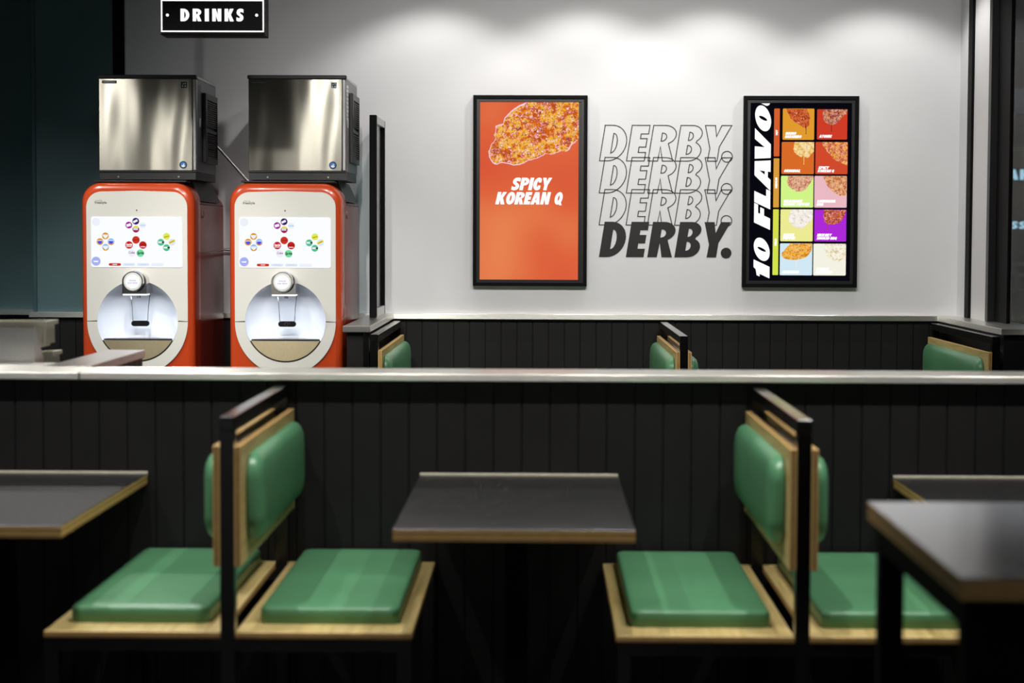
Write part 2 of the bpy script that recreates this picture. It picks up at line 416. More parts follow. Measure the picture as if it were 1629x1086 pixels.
# short return partition behind it, with its own steel cap
struct('wall_return', bx(-1.735, -1.615, 6.69, 7.735, 0, 1.07), M['board'])
struct('trim_boarding_return', boards_yz(-1.612, 6.75, 7.735, 0, 1.07, .0965, 1), M['board'])
struct('trim_cap_return', bx(-1.758, -1.606, 6.745, 7.757, 1.068, 1.10, .0025, seg=2), M['steel_ledge'])
# left end-wall carrying the glass screen
struct('wall_screen_side', bx(-1.0, -.90, 9.89, WALL-.012, 0, 1.068), M['board'])
struct('trim_post_screen_side', bx(-.915, -.885, 9.885, 9.915, 0, 1.068), M['black'])
bm = bmesh.new(); box(bm, -1.018, -.877, 9.862, WALL-.0, 1.068, 1.10, .002)
struct('trim_ledge_left', bm, M['steel_ledge'])
# right: ledge under the window wall
struct('wall_right_lower', bx(2.385, 2.60, 9.89, WALL, 0, 1.068), M['board'])
bm = bmesh.new(); box(bm, 2.367, 2.62, 9.864, WALL, 1.068, 1.10, .002)
struct('trim_ledge_right', bm, M['steel_ledge'])
struct('trim_ledge_near_right', bx(2.49, 2.62, 6.745, 9.864, 1.068, 1.10, .002), M['steel_ledge'])
struct('wall_right_near_lower', bx(2.50, 2.60, -5, 9.89, 0, 1.068), M['board'])
struct('wall_right', bx(2.49, 2.62, 11.27, WALL, 1.10, CEIL), M['white_wall'])
struct('trim_window_post', bx(2.484, 2.62, 11.17, 11.27, 1.10, CEIL), M['black_gloss'])
struct('wall_right_pier', bx(2.50, 2.62, 10.80, 11.17, 1.10, CEIL), M['white_wall'])
w1 = thing('window_1', 'tall dark glazed window wall beside the white pier', 'window', (2.55, 10.0, 1.10))
w1['kind'] = 'structure'
def wbox(nm, *a, mt=None, **k):
    bm = bmesh.new(); box(bm, a[0]-2.55, a[1]-2.55, a[2]-10.0, a[3]-10.0, a[4]-1.10, a[5]-1.10, **k)
    return obj(nm, bm, mt or M['black_gloss'], w1)
wbox('window_frame', 2.497, 2.60, 10.74, 10.80, 1.10, CEIL, mt=M['plastic_black'])
wbox('window_frame', 2.535, 2.558, 10.46, 10.735, 1.10, CEIL)
wbox('window_frame', 2.505, 2.60, 6.9, 6.98, 1.10, CEIL)
wbox('window_frame', 2.505, 2.60, 3.4, 3.48, 1.10, CEIL)
wbox('pane', 2.545, 2.555, 6.98, 10.46, 1.10, CEIL, mt=M['glass'])
wbox('pane', 2.545, 2.555, 3.48, 6.9, 1.10, CEIL, mt=M['glass'])
wbox('pane', 2.545, 2.555, -5, 3.4, 1.10, CEIL, mt=M['glass'])

# ================================================================== BOOTH BENCHES
def ply(bm, x0, x1, y0, y1, z0, z1, edge_mi=1, thin='z'):
    fs = box(bm, x0, x1, y0, y1, z0, z1, .0015)
    for f_ in bm.faces:
        n = f_.normal
        f_.normal_update(); n = f_.normal
        flat = abs(n.z) > .9 if thin == 'z' else abs(n.x) > .9
        f_.material_index = 0 if flat else edge_mi
def loft(bm, rings, cap_centre=None, cap_base=True):
    R = [[bm.verts.new(p) for p in r_] for r_ in rings]
    n = len(R[0])
    for A, B in zip(R, R[1:]):
        for k in range(n): bm.faces.new((A[k], A[(k+1) % n], B[(k+1) % n], B[k]))
    if cap_base: bm.faces.new(R[0][::-1])
    if cap_centre:
        c = bm.verts.new(cap_centre)
        for k in range(n): bm.faces.new((R[-1][k], R[-1][(k+1) % n], c))
    else: bm.faces.new(R[-1])
def rr_pts(u0, u1, v0, v1, r, d, n=6):
    r2 = max(r-d, .004); return rrect(u0+d, u1-d, v0+d, v1-d, r2, n)
def seat_cushion(x0, x1, y0, y1, z):
    bm = bmesh.new()
    prof = [(.003, 0), (0, .004), (0, .037), (.002, .042), (.007, .0465), (.016, .049), (.05, .0515), (.13, .054)]
    loft(bm, [[(p[0], p[1], z+h) for p in rr_pts(x0, x1, y0, y1, .03, d)] for d, h in prof],
         ((x0+x1)/2, (y0+y1)/2, z+.0543))
    return bm
def back_cushion(x, sgn, y0, y1, z0, z1):
    bm = bmesh.new()
    prof = [(.008, 0), (0, .006), (0, .016), (.004, .026), (.013, .036), (.03, .044), (.06, .049), (.1, .051)]
    loft(bm, [[(x+sgn*h, p[0], p[1]) for p in rr_pts(y0, y1, z0, z1, .075, d, 8)] for d, h in prof],
         (x+sgn*.0515, (y0+y1)/2, (z0+z1)/2))
    return bm
def booth_bench(label, xc, y0, y1, sides, group, rail_z=1.06, ylen=None):
    """steel post frame with a plywood seat and padded back on each of the given sides (-1 left, +1 right)"""
    t = thing('booth_bench', label, 'bench', (xc, (y0+y1)/2, 0), group)
    oy = (y0+y1)/2; Y0, Y1 = y0-oy, y1-oy
    h = .0205
    obj('post', bx(-h, h, Y0, Y0+.041, 0, rail_z-.04), M['black'], t)
    obj('post', bx(-h, h, Y1-.041, Y1, 0, rail_z-.04), M['black'], t)
    obj('top_rail', bx(-h, h, Y0, Y1, rail_z-.04, rail_z, .002), M['black'], t)
    obj('lower_rail', bx(-h+.002, h-.002, Y0+.041, Y1-.041, .925, .962, .002), M['black'], t)
    for s in sides:
        def X(a, b): return (s*a, s*b) if s > 0 else (s*b, s*a)
        xa, xb = X(h, h+.5)
        bm = bmesh.new(); ply(bm, xa, xb, Y0, Y1+.02, .432, .45)
        obj('seat_board', bm, [M['wood'], M['edge_z']], t)
        ca, cb = X(h+.052, h+.455)
        obj('seat_cushion', seat_cushion(ca, cb, Y0+.12, Y1-.0, .45), M['cushion'], t, True)
        ba, bb = X(h, h+.019)
        bm = bmesh.new(); ply(bm, ba, bb, Y0-.004, Y1+.0, .637, .978, 1, 'x')
        obj('backrest_board', bm, [M['wood'], M['edge_x']], t)
        obj('backrest_cushion', back_cushion(s*(h+.019), s, Y0+.085, Y1-.05, .69, .945), M['cushion'], t, True)
        fa, fb = X(h, h+.498)
        obj('seat_frame', bx(fa, fb, Y0+.002, Y0+.042, .396, .432), M['black'], t)
        obj('seat_frame', bx(fa, fb, Y1-.042, Y1-.002, .396, .432), M['black'], t)
        la, lb = X(h+.458, h+.498)
        obj('leg', bx(la, lb, Y0+.002, Y0+.042, 0, .396), M['black'], t)
        obj('leg', bx(la, lb, Y1-.042, Y1-.002, 0, .396), M['black'], t)
    return t
booth_bench('double-sided green booth bench left of the central black table', -.8765, 5.335, 6.50, (1, -1), 'near booth benches')
booth_bench('double-sided green booth bench right of the central black table', .737, 5.32, 6.49, (1, -1), 'near booth benches')
booth_bench('green-padded far bench against the end wall beside the right drinks dispenser', -.8505, 9.80, 11.40, (1,), 'far booth benches')
booth_bench('double-sided far bench seen below the stacked wall lettering', .734, 9.77, 11.40, (1, -1), 'far booth benches')
booth_bench('green-padded far bench against the window ledge at the right', 2.3405, 9.86, 11.40, (-1,), 'far booth benches')

# ================================================================== BOOTH TABLES
def booth_table(label, x0, x1, y0, y1):
    xc, yc = (x0+x1)/2, (y0+y1)/2
    t = thing('booth_table', label, 'table', (xc, yc, 0), 'booth tables')
    a, b, c, d = x0-xc, x1-xc, y0-yc, y1-yc
    obj('laminate_top', bx(a, b, c, d, .747, .75, .0008), M['laminate'], t)
    bm = bmesh.new(); box(bm, a, b, c, d, .715, .747, .001)
    obj('plywood_edge', bm, M['edge_z'], t)
    obj('edge_strip', bx(a, b, d, d+.006, .738, .7575, .001), M['sealant'], t)
    obj('pedestal', bx(-.035, .035, -.035+.02, .035+.02, .012, .70, .002), M['black_matte'], t)
    obj('support_plate', bx(-.2, .2, -.3, .3, .70, .715), M['black_matte'], t)
    obj('base_plate', bx(-.22, .22, -.3, .34, 0, .012, .002), M['black_matte'], t)
booth_table('central black speckled table with pale plywood front edge', -.409, .268, 5.308, 6.514)
booth_table('black speckled table at the left edge of the picture', -2.02, -1.343, 5.33, 6.514)
booth_table('black speckled table partly hidden behind the taller grey table', 1.206, 1.883, 5.31, 6.514)

t = thing('high_table', 'tall pale-topped table with thick plywood edge in the right foreground', 'table', (1.15, 3.65, 0))
x0, x1, y0, y1 = .706-1.15, 1.60-1.15, 3.19-3.65, 4.11-3.65
obj('laminate_top', bx(x0, x1, y0, y1, .997, 1.0, .0008), M['wall_reflection_laminate'], t)
obj('plywood_edge', bx(x0, x1, y0, y1, .962, .997, .001), M['edge_z'], t)
obj('apron_frame', (lambda b_: (box(b_, x0+.01, x0+.06, y0+.02, y1-.06, .91, .962), box(b_, x1-.06, x1-.01, y0+.02, y1-.06, .91, .962),
    box(b_, x0+.06, x1-.06, y0+.02, y0+.07, .91, .962), box(b_, x0+.06, x1-.06, y1-.11, y1-.06, .91, .962), b_)[-1])(bmesh.new()), M['black_matte'], t)
for a in (x0+.01, x1-.06):
    for c in (y0+.02, y1-.11):
        obj('leg', bx(a, a+.05, c, c+.05, 0, .909), M['black_matte'], t)
obj('end_panel', bx(x0+.06, x1-.06, y0+.03, y0+.05, .15, .909), M['black_matte'], t)

# ================================================================== DRINKS DISPENSERS + ICE MAKERS
glass_col = lambda n, c: glow(n, c, 1.0)
SC = {k: glow('screen_'+k, rgb(*c), 1.0) for k, c in {
    'dark_purple': (64, 24, 104), 'magenta': (156, 30, 140), 'yellow': (236, 214, 60), 'crimson': (172, 26, 70), 'orange': (222, 150, 32),
    'sky': (146, 190, 246), 'blue': (70, 78, 232), 'red': (196, 34, 34), 'brick': (206, 52, 38), 'mint': (120, 220, 160), 'green': (84, 190, 144),
    'lime': (212, 240, 90), 'peri': (168, 176, 244), 'pale': (238, 241, 250), 'faint': (222, 230, 246), 'pill': (206, 52, 30),
    'dark': (36, 40, 44), 'rose': (170, 70, 150), 'brown': (110, 26, 20), 'ltblue': (200, 218, 246)}.items()}
def flat(name, contours, y, m, parent, th=.0006):
    bm = bmesh.new(); prism(bm, contours, y-th, y, back=False); return obj(name, bm, m, parent)

def drinks_dispenser(xc, label, y=10.4):
    t = thing('drinks_dispenser', label, 'drink machine', (xc, y, 0), 'drinks dispensers')
    HW, TOP = .308, 1.848; CR = .105; BZ = 1.096   # bowl centre height
    def outline(i, top=TOP, cr=CR):
        r_ = cr-i*.5
        return ([(-HW+i, 0), (-HW+i, .02)]+arc(-HW+i+r_, top-i-r_, r_, r_, 180, 90, 10)+arc(HW-i-r_, top-i-r_, r_, r_, 90, 0, 10)+[(HW-i, .02), (HW-i, 0)])
    # red front bezel, hollow behind the bowl
    bm = bmesh.new()
    rings = [(.034, 0), (.02, .004), (.009, .014), (.002, .028), (0, .045), (0, .20)]
    R = [[bm.verts.new((p[0], yy, p[1])) for p in outline(i)] for i, yy in rings]
    for A, B in zip(R, R[1:]):
        for k in range(len(A)-1): bm.faces.new((A[k], A[k+1], B[k+1], B[k]))
    cs = [outline(.034), disc(0, BZ, .232, 48)]
    prism(bm, cs, -.0005, .0005, back=False)
    obj('front_bezel', bm, M['red'], t, True)
    # side body
    bm = bmesh.new()
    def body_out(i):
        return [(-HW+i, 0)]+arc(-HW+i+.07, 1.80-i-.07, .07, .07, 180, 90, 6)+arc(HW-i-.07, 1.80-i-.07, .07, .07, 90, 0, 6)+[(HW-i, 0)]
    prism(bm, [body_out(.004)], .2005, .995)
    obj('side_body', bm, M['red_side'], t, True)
    bm = bmesh.new(); box(bm, HW-.0045, HW-.002, .205, .99, 1.735, 1.739)
    obj('side_seam', bm, M['plastic_black'], t)
    bm = bmesh.new()
    cyl(bm, (HW-.004, .30, 1.68), (HW+.0005, .30, 1.68), .02, n=20)
    obj('side_badge', bm, M['grey_print'], t)
    # ivory fascia
    w, ptop = .2745, 1.807
    up_c = ([(w, BZ+.001)]+arc(w-.082, ptop-.09, .082, .082, 0, 90, 10)+[(0, ptop-.003)]+arc(-w+.082, ptop-.09, .082, .082, 90, 180, 10)+[(-w, BZ+.001)]
            + arc(0, BZ, .2195, .2195, 179, 1, 40))
    bm = bmesh.new(); prism(bm, [up_c], -.010, 0)
    es = [e for e in bm.edges if all(abs(v.co.y+.010) < 1e-6 for v in e.verts) and not e.is_manifold is False and len([f_ for f_ in e.link_faces if abs(f_.normal.y) < .5]) == 1]
    bm.normal_update()
    obj('upper_fascia', bm, M['ivory'], t)
    lo_c = arc(0, BZ-.002, w, w+.012, 180, 360, 40)+arc(0, BZ-.002, .2195, .2195, 0, -180, 40)
    bm = bmesh.new(); prism(bm, [lo_c], -.010, 0)
    obj('lower_fascia', bm, M['ivory'], t)
    for a_, b_ in ((-w+.001, -.222), (.222, w-.001)):
        obj('split_line', bx(a_, b_, -.004, -.0006, BZ-.004, BZ+.003), M['plastic_black'], t)
    # bowl
    bm = bmesh.new(); N = 48; prev = None
    for k in range(11):
        a = PI/2*k/10; r_ = .2195*math.cos(a); yy = -.008+.16*math.sin(a)**.8
        ring = [bm.verts.new((r_*math.cos(2*PI*i/N), yy, BZ+r_*math.sin(2*PI*i/N))) for i in range(N)] if k < 10 else [bm.verts.new((0, yy, BZ))]
        if prev:
            for i in range(N):
                if len(ring) > 1: bm.faces.new((prev[i], prev[(i+1) % N], ring[(i+1) % N], ring[i]))
                else: bm.faces.new((prev[i], prev[(i+1) % N], ring[0]))
        prev = ring
    obj('dispensing_bowl', bm, M['bowl'], t, True)
    # drip tray: metal front segment and black grille on top
    zt = .992; dz = BZ-zt; half = math.sqrt(.213**2-dz**2); a0 = math.degrees(math.atan2(-dz, half))
    seg_ = arc(0, BZ, .213, .213, a0, -180-a0, 30)
    bm = bmesh.new(); prism(bm, [seg_], -.012, .004)
    tray = obj('drip_tray', bm, M['drip_metal'], t)
    seg2 = arc(0, BZ, .2185, .2185, a0+1, -181-a0, 30)
    bm = bmesh.new(); prism(bm, [seg2], -.0095, .0)
    obj('tray_rim', bm, M['plastic_black'], tray)
    bm = bmesh.new()
    top_c = [(half*math.cos(a), .0+.13*math.sin(a)) for a in [PI*i/24 for i in range(25)]]
    lo = [bm.verts.new((p[0], p[1], zt+.001)) for p in top_c]; hi = [bm.verts.new((p[0], p[1], zt+.008)) for p in top_c]
    bm.faces.new(hi); bm.faces.new(lo[::-1])
    for i in range(24): bm.faces.new((lo[i], lo[i+1], hi[i+1], hi[i]))
    bm.faces.new((lo[24], lo[0], hi[0], hi[24]))
    gr = obj('tray_grille', bm, M['plastic_black'], tray)
    bm = bmesh.new()
    for i in range(26):
        x = -half*.88+i*half*1.76/25
        box(bm, x-.002, x+.002, .003, .003+.09*math.sqrt(max(0, 1-(x/half)**2)), zt+.008, zt+.0095)
    obj('grille_slats', bm, M['chrome'], gr)
    # nozzle head
    bm = bmesh.new()
    hd = [(-.066, 1.247), (-.066, 1.318)]+arc(0, 1.318, .066, .05, 180, 0, 14)+[(.066, 1.318), (.066, 1.247)]
    prism(bm, [hd], -.085, .10)
    head = obj('nozzle_head', bm, M['chrome'], t, True)
    bm = bmesh.new(); box(bm, -.062, .062, -.086, .02, 1.239, 1.247)
    obj('light_strip', bm, M['led_white'], head)
    bm = bmesh.new(); cyl(bm, (0, -.125, 1.314), (0, -.085, 1.314), .055, .060, 40)
    obj('display_ring', bm, M['chrome'], head, True)
    bm = bmesh.new(); cyl(bm, (0, -.128, 1.314), (0, -.1245, 1.314), .048, .050, 36)
    obj('display_bezel', bm, M['ivory'], head, True)
    bm = bmesh.new(); cyl(bm, (0, -.1295, 1.314), (0, -.127, 1.314), .039, .039, 36)
    obj('round_display', bm, M['screen_white'], head)
    small_text('display_text', 'choose', 0, 1.317, .0085, -.1302, SC['rose'], head, .036)
    small_text('display_text', 'your drink', 0, 1.304, .0085, -.1302, SC['rose'], head, .052)
    bm = bmesh.new(); cyl(bm, (0, .03, 1.247), (0, .03, 1.222), .012, .010, 16); obj('spout', bm, M['plastic_black'], head)
    # lever: two clear prongs holding a dark rounded bar
    bm = bmesh.new()
    for s in (-1, 1):
        tube(bm, [(s*.055, .07, 1.245), (s*.051, .07, 1.225), (s*.045, .068, 1.17), (s*.041, .066, 1.10), (s*.038, .066, 1.088)], .0022, 8)
    lv = obj('lever', bm, M['chrome'], t, True)
    bm = bmesh.new(); c_ = rrect(-.048, .048, 1.066, 1.096, .0148, 6); prism(bm, [c_], .056, .076)
    obj('lever_bar', bm, M['black_gloss'], lv, True)
    bm = bmesh.new()
    prism(bm, [disc(-.004, 1.081, .011, 18), disc(-.004, 1.081, .008, 18)], .0545, .056)
    prism(bm, [disc(.012, 1.086, .006, 14), disc(.012, 1.086, .004, 14)], .0545, .056)
    obj('lever_mark', bm, M['chrome'], lv)
    # touch screen
    sx, sz = 0.0, 0
    bm = bmesh.new(); prism(bm, [rrect(-.2485, .2475, 1.389, 1.663, .012)], -.0125, -.010)
    scr = obj('touch_screen', bm, M['screen_white'], t)
    K = 10.38/3050/3.393
    def P(px, pz): return ((px-396)*K*1.0, 1.0955+(785-pz)*K+.0)
    Y = -.0126
    def dsc(px, pz, r, m, name='drink_button', n=26):
        x, z = P(px, pz); return flat(name, [disc(x, z, r*K, n)], Y, m, scr)
    def stroke(px, pz, w_, h_, m, a=0):
        x, z = P(px, pz); w2, h2 = w_*K/2, h_*K/2; c_, s_ = math.cos(a), math.sin(a)
        return flat('button_print', [[(x+u*c_-v*s_, z+u*s_+v*c_) for u, v in ((-w2, -h2), (w2, -h2), (w2, h2), (-w2, h2))]], Y-.0007, m, scr)
    def lab(txt, px, pz, w_, m, hh=9, off=0, sh=0, rot=0):
        x, z = P(px, pz+hh*.45); return small_text('button_text', txt, x, z, hh*K, Y-.0012, m, scr, w_*K, off, sh, rot)
    dsc(391, 243, 18.5, SC['dark_purple']); stroke(389, 243, 25, 12, SC['pale'], .45)
    dsc(353.5, 264, 18.5, SC['magenta']); stroke(353, 264, 25, 15, SC['pale'], .3)
    dsc(391.5, 286, 18.5, SC['crimson']); x, z = P(391.5, 286)
    flat('button_print', [arc(x, z, 18.5*K, 18.5*K, 20, 160, 14)], Y-.0007, SC['yellow'], scr); stroke(390, 284, 25, 14, SC['ltblue'])
    dsc(429, 265, 17, SC['pale']); stroke(429, 265, 30, 9, SC['ltblue'])
    for px, pz, a_, b_ in ((226, 323, 'orange', 'blue'), (196, 354, 'orange', 'blue'), (256, 354, 'sky', 'orange'), (226.5, 384, 'sky', 'orange')):
        dsc(px, pz, 18.5, SC[a_]); x, z = P(px, pz)
        if b_ == 'orange': flat('button_print', [arc(x, z, 18.5*K, 18.5*K, 200, 340, 12)], Y-.0007, SC['orange'], scr)
        flat('button_print', [[(x-14*K, z+4*K), (x+14*K, z+4*K), (x+10*K, z-6*K), (x, z-14*K), (x-10*K, z-6*K)]], Y-.0009, SC['blue'] if px in (196, 256) else SC['pale'], scr)
        stroke(px, pz-3, 29, 9, SC['pale']); lab('Fanta', px, pz-3, 26, SC['blue'], 10, .02)
    dsc(391.5, 344, 20.5, SC['brick']); lab('Coca-Cola', 391.5, 343, 32, SC['brown'], 10, .02, .2)
    dsc(354, 371.5, 20.5, SC['red']); lab('Coca-Cola', 354, 369, 32, M['text_white'], 11, .04, .2); stroke(354, 380, 28, 3.5, SC['pale'])
    dsc(429, 371.5, 20.5, SC['red']); lab('Coca-Cola', 429, 368, 32, SC['brown'], 10, .02, .2); stroke(429, 381, 25, 4, SC['pale'])
    dsc(368, 415, 20, SC['pale']); lab('Coke', 368, 412, 33, SC['rose'], 13, .02)
    dsc(415, 415.5, 20.5, SC['mint']); lab('Sprite', 415, 414, 37, SC['dark'], 15, .03, .25)
    dsc(557.5, 324, 18.5, SC['lime']); stroke(557.5, 326, 34, 12, SC['yellow'], .25); stroke(557.5, 326, 26, 3, SC['dark'], .25)
    dsc(587, 356, 18.5, SC['faint']); stroke(587, 353, 36, 12, SC['yellow'], .45); stroke(587, 353, 26, 3, SC['dark'], .45)
    dsc(526.5, 356.5, 18.5, SC['green']); stroke(523, 356, 22, 9, SC['pale']); stroke(538, 356, 12, 8, SC['dark'])
    dsc(557, 385.5, 18.5, SC['green']); stroke(553, 385, 22, 9, SC['pale']); stroke(568, 385, 12, 8, SC['dark'])
    dsc(174, 460, 24.5, SC['peri']); lab('water', 174, 460, 27, M['text_white'], 8, .05)
    dsc(175, 247, 21, SC['faint'], 'round_icon'); dsc2 = flat('round_icon', [disc(P(175, 247)[0], P(175, 247)[1], 19*K)], Y-.0007, SC['pale'], scr)
    for px, m_ in ((276, 'pill'), (353, 'faint'), (430, 'faint'), (507, 'faint')):
        x, z = P(px, 477); flat('screen_tab', [rrect(x-33*K, x+33*K, z-7*K, z+7*K, 6.8*K, 5)], Y, SC[m_], scr)
    x, z = P(507, 477); flat('screen_tab', [rrect(x-31.5*K, x+31.5*K, z-5.6*K, z+5.6*K, 5.4*K, 5)], Y-.0007, SC['pale'], scr)
    stroke(276, 477, 24, 4, SC['pale']); stroke(353, 477, 36, 4, SC['ltblue']); stroke(430, 477, 34, 4, SC['ltblue'])
    # logo, sensor
    small_text('logo_print', 'Coca-Cola', -.206, P(0, 136)[1], .009, -.0104, M['grey_print'], t, .034, .0, .2)
    small_text('logo_print', 'freestyle', -.196, P(0, 149)[1], .014, -.0104, M['grey_print'], t, .066, .03)
    bm = bmesh.new(); prism(bm, [disc(0, P(0, 184)[1], .004, 14)], -.0112, -.010); obj('sensor', bm, M['plastic_black'], t)
    # lit lamp inside the bowl
    ld = bpy.data.lights.new('bowl_lamp', 'AREA'); ld.shape = 'RECTANGLE'; ld.size = .11; ld.size_y = .05; ld.energy = .95; ld.color = (.88, .93, 1)
    lo_ = bpy.data.objects.new('bowl_lamp', ld); C.objects.link(lo_); lo_.parent = head; lo_.location = (0, -.03, 1.235)
    # black collar under the ice maker
    bm = bmesh.new(); box(bm, -.245, .262, .03, .18, 1.851, 1.862, .003)
    v0 = [(.20, 1.868), (.262, 1.868), (.305, 1.752), (.25, 1.80)]
    obj('top_collar', bm, M['plastic_black'], t)
    bm = bmesh.new()
    for yy0, yy1 in ((.2015, .84),):
        prism(bm, [[(-.27, 1.801), (-.25, 1.866), (.262, 1.866), (.312, 1.756), (.309, 1.752), (.3055, 1.756), (.297, 1.78), (.27, 1.801)]], yy0, yy1)
    obj('ice_chute_cover', bm, M['plastic_black'], t)
    return t
d1 = drinks_dispenser(-2.191, 'left orange-red drinks dispenser with white touch screen, next to the green wall')
d2 = drinks_dispenser(-1.385, 'right orange-red drinks dispenser with white touch screen, next to the glass screen')

emb_blue = paint('blue_enamel', rgb(52, 120, 190), .3, .05, 5, 0)
emb_navy = paint('navy_enamel', rgb(20, 32, 66), .3, .05, 5, 0)
emb_white = paint('white_enamel', rgb(222, 226, 228), .3, .05, 5, 0)
def ice_maker(xc, label, framed_badge, sticker, y=10.455):
    t = thing('ice_maker', label, 'ice machine', (xc, y, 1.867), 'ice makers')
    Z = 1.867; hw = .268; zt = 2.432-Z; zb = 1.912-Z; D = .64
    bm = bmesh.new(); box(bm, -hw+.006, hw-.006, .006, D, .0, zb)
    obj('base', bm, M['plastic_black'], t)
    bm = bmesh.new()
    bm.free()
    for x in (-.16, .17):
        bm = bmesh.new(); cyl(bm, (x, .006, .014), (x, .001, .014), .005, n=12); obj('screw', bm, M['steel_plain'], t)
    obj('side_casing', bx(-hw+.004, hw-.002, .034, D, zb, zt-.016, .003), M['grey_side'], t)
    obj('casing_lid', bx(-hw+.003, hw-.001, .03, D+.006, zt-.016, zt, .003), M['steel_plain'], t)
    obj('front_door', bx(-hw+.004, hw-.022, 0, .032, zb+.004, zt-.020, .004, seg=2), M['steel_door'], t, True)
    obj('door_edge', bx(hw-.021, hw, .001, .034, zb+.004, zt-.020, .004), M['steel_plain'], t)
    obj('top_trim', bx(-hw-.001, hw+.002, -.004, .034, zt-.0195, zt+.002, .004), M['plastic_black'], t)
    obj('bottom_trim', bx(-hw, hw, -.002, .034, zb-.004, zb+.003, .001), M['plastic_black'], t)
    # louvred grille on the right side
    g0, g1, za, zc = .20, .585, .10, .485
    bm = bmesh.new()
    X0, X1 = hw-.002, hw+.018
    box(bm, X0, X1, g0, g0+.05, za, zc, .003); box(bm, X0, X1, g1-.012, g1, za, zc, .002)
    box(bm, X0, X1, g0+.05, g1-.012, zc-.035, zc, .002); box(bm, X0, X1, g0+.05, g1-.012, za, za+.03, .002)
    box(bm, X0, X1-.004, g0+.05, g1-.012, (za+zc)/2-.022, (za+zc)/2-.004)
    box(bm, X0, X0+.003, g0+.05, g1-.012, za+.03, zc-.035)
    gr = obj('side_grille', bm, M['plastic_black'], t)
    bm = bmesh.new(); n = 26
    for i in range(n):
        z = za+.034+i*(zc-.035-za-.034)/n
        if abs(z-(za+zc)/2+.013) < .014: continue
        vs_ = [bm.verts.new(p) for p in ((X1-.003, g0+.05, z), (X1-.003, g1-.012, z), (X0+.004, g1-.012, z+.010), (X0+.004, g0+.05, z+.010),
                                         (X1-.003, g0+.05, z+.003), (X1-.003, g1-.012, z+.003), (X0+.004, g1-.012, z+.013), (X0+.004, g0+.05, z+.013))]
        for q in ((0, 1, 2, 3), (4, 7, 6, 5), (0, 4, 5, 1), (1, 5, 6, 2), (2, 6, 7, 3), (3, 7, 4, 0)): bm.faces.new([vs_[i_] for i_ in q])
    obj('louvres', bm, M['louvre'], gr)
    # sticker column on the side
    bm = bmesh.new()
    for i in range(9 if sticker else 7):
        z = zt-.045-i*.022
        box(bm, hw-.003, hw-.0013, .065, .145 if i < 7 else .125, z-.017, z)
    obj('side_sticker', bm, emb_white if sticker else M['grey_print'], t)
    bm = bmesh.new(); box(bm, hw-.003, hw-.001, .10, .15, zt-.275, zt-.225); obj('side_sticker', bm, emb_white, t)
    # emblem, badge, tag
    bx_, bz_ = hw-.072, .080
    bm = bmesh.new()
    pts = [((.0215 if i % 2 else .0195)*math.cos(2*PI*i/32)+bx_, (.0215 if i % 2 else .0195)*math.sin(2*PI*i/32)+bz_) for i in range(32)]
    prism(bm, [pts], -.002, 0); em = obj('round_emblem', bm, emb_navy, t)
    flat('emblem_centre', [disc(bx_, bz_, .0145)], -.0021, emb_blue, em)
    flat('emblem_figure', [[(bx_-.012, bz_-.008), (bx_-.004, bz_+.001), (bx_-.001, bz_-.003), (bx_+.002, bz_+.008), (bx_+.006, bz_+.006), (bx_+.005, bz_-.002), (bx_+.012, bz_-.007), (bx_, bz_-.0135)]], -.0029, emb_white, em)
    qx, qz = hw-.066, zt-.052
    sq = flat('square_mark', [rrect(qx-.0165, qx+.0165, qz-.0165, qz+.0165, .002, 2)], 0, emb_white if not framed_badge else M['plastic_black'], t)
    if not framed_badge: flat('square_mark_inner', [rrect(qx-.0135, qx+.0135, qz-.0135, qz+.0135, .001, 2)], -.0007, emb_navy, sq)
    fg = emb_white
    flat('mark_print', [[(qx-.009, qz+.002), (qx-.002, qz+.002), (qx-.002, qz+.011)]], -.0014, fg, sq)
    flat('mark_print', [disc(qx+.007, qz+.007, .004, 12), disc(qx+.007, qz+.007, .002, 10)], -.0014, fg, sq)
    flat('mark_print', [disc(qx+.007, qz-.007, .0045, 8)], -.0014, fg, sq)
    flat('mark_print', [disc(qx-.007, qz-.007, .004, 5)], -.0014, fg, sq)
    zz = zt-.037
    if framed_badge:
        bg = flat('name_badge', [rrect(-.245, -.165, zz-.0075, zz+.0075, .003, 3)], 0, M['plastic_black'], t, .0015)
        small_text('badge_text', 'HOSHIZAKI', -.205, zz-.0045, .009, -.0017, emb_white, bg, .066, .03)
    else:
        small_text('badge_text', 'HOSHIZAKI', -.205, zz-.0045, .008, -.0009, M['plastic_black'], t, .072, .03)
    return t
ice_maker(-2.144, 'stainless ice maker on top of the left drinks dispenser, black framed name badge', True, False)
ice_maker(-1.328, 'stainless ice maker on top of the right drinks dispenser, plain printed name', False, True)

# pipes behind the machines
bm = bmesh.new(); tube(bm, [(-2.06, 11.44, 2.22), (-1.91, 11.44, 2.07), (-1.74, 11.44, 1.88), (-1.62, 11.44, 1.80)], .0075, 12)
tag(obj('drain_pipe', bm, M['steel_plain'], None, True), 'thin grey pipe slanting down the wall between the two ice makers', 'pipe')
bm = bmesh.new(); pts = [(-2.0+.5*i/12, 11.44, 1.50-.03*math.sin(PI*i/12)) for i in range(13)]
tube(bm, pts, .008, 12)
tag(obj('water_hose', bm, M['steel_plain'], None, True), 'grey hose running level along the wall between the two dispensers', 'hose')

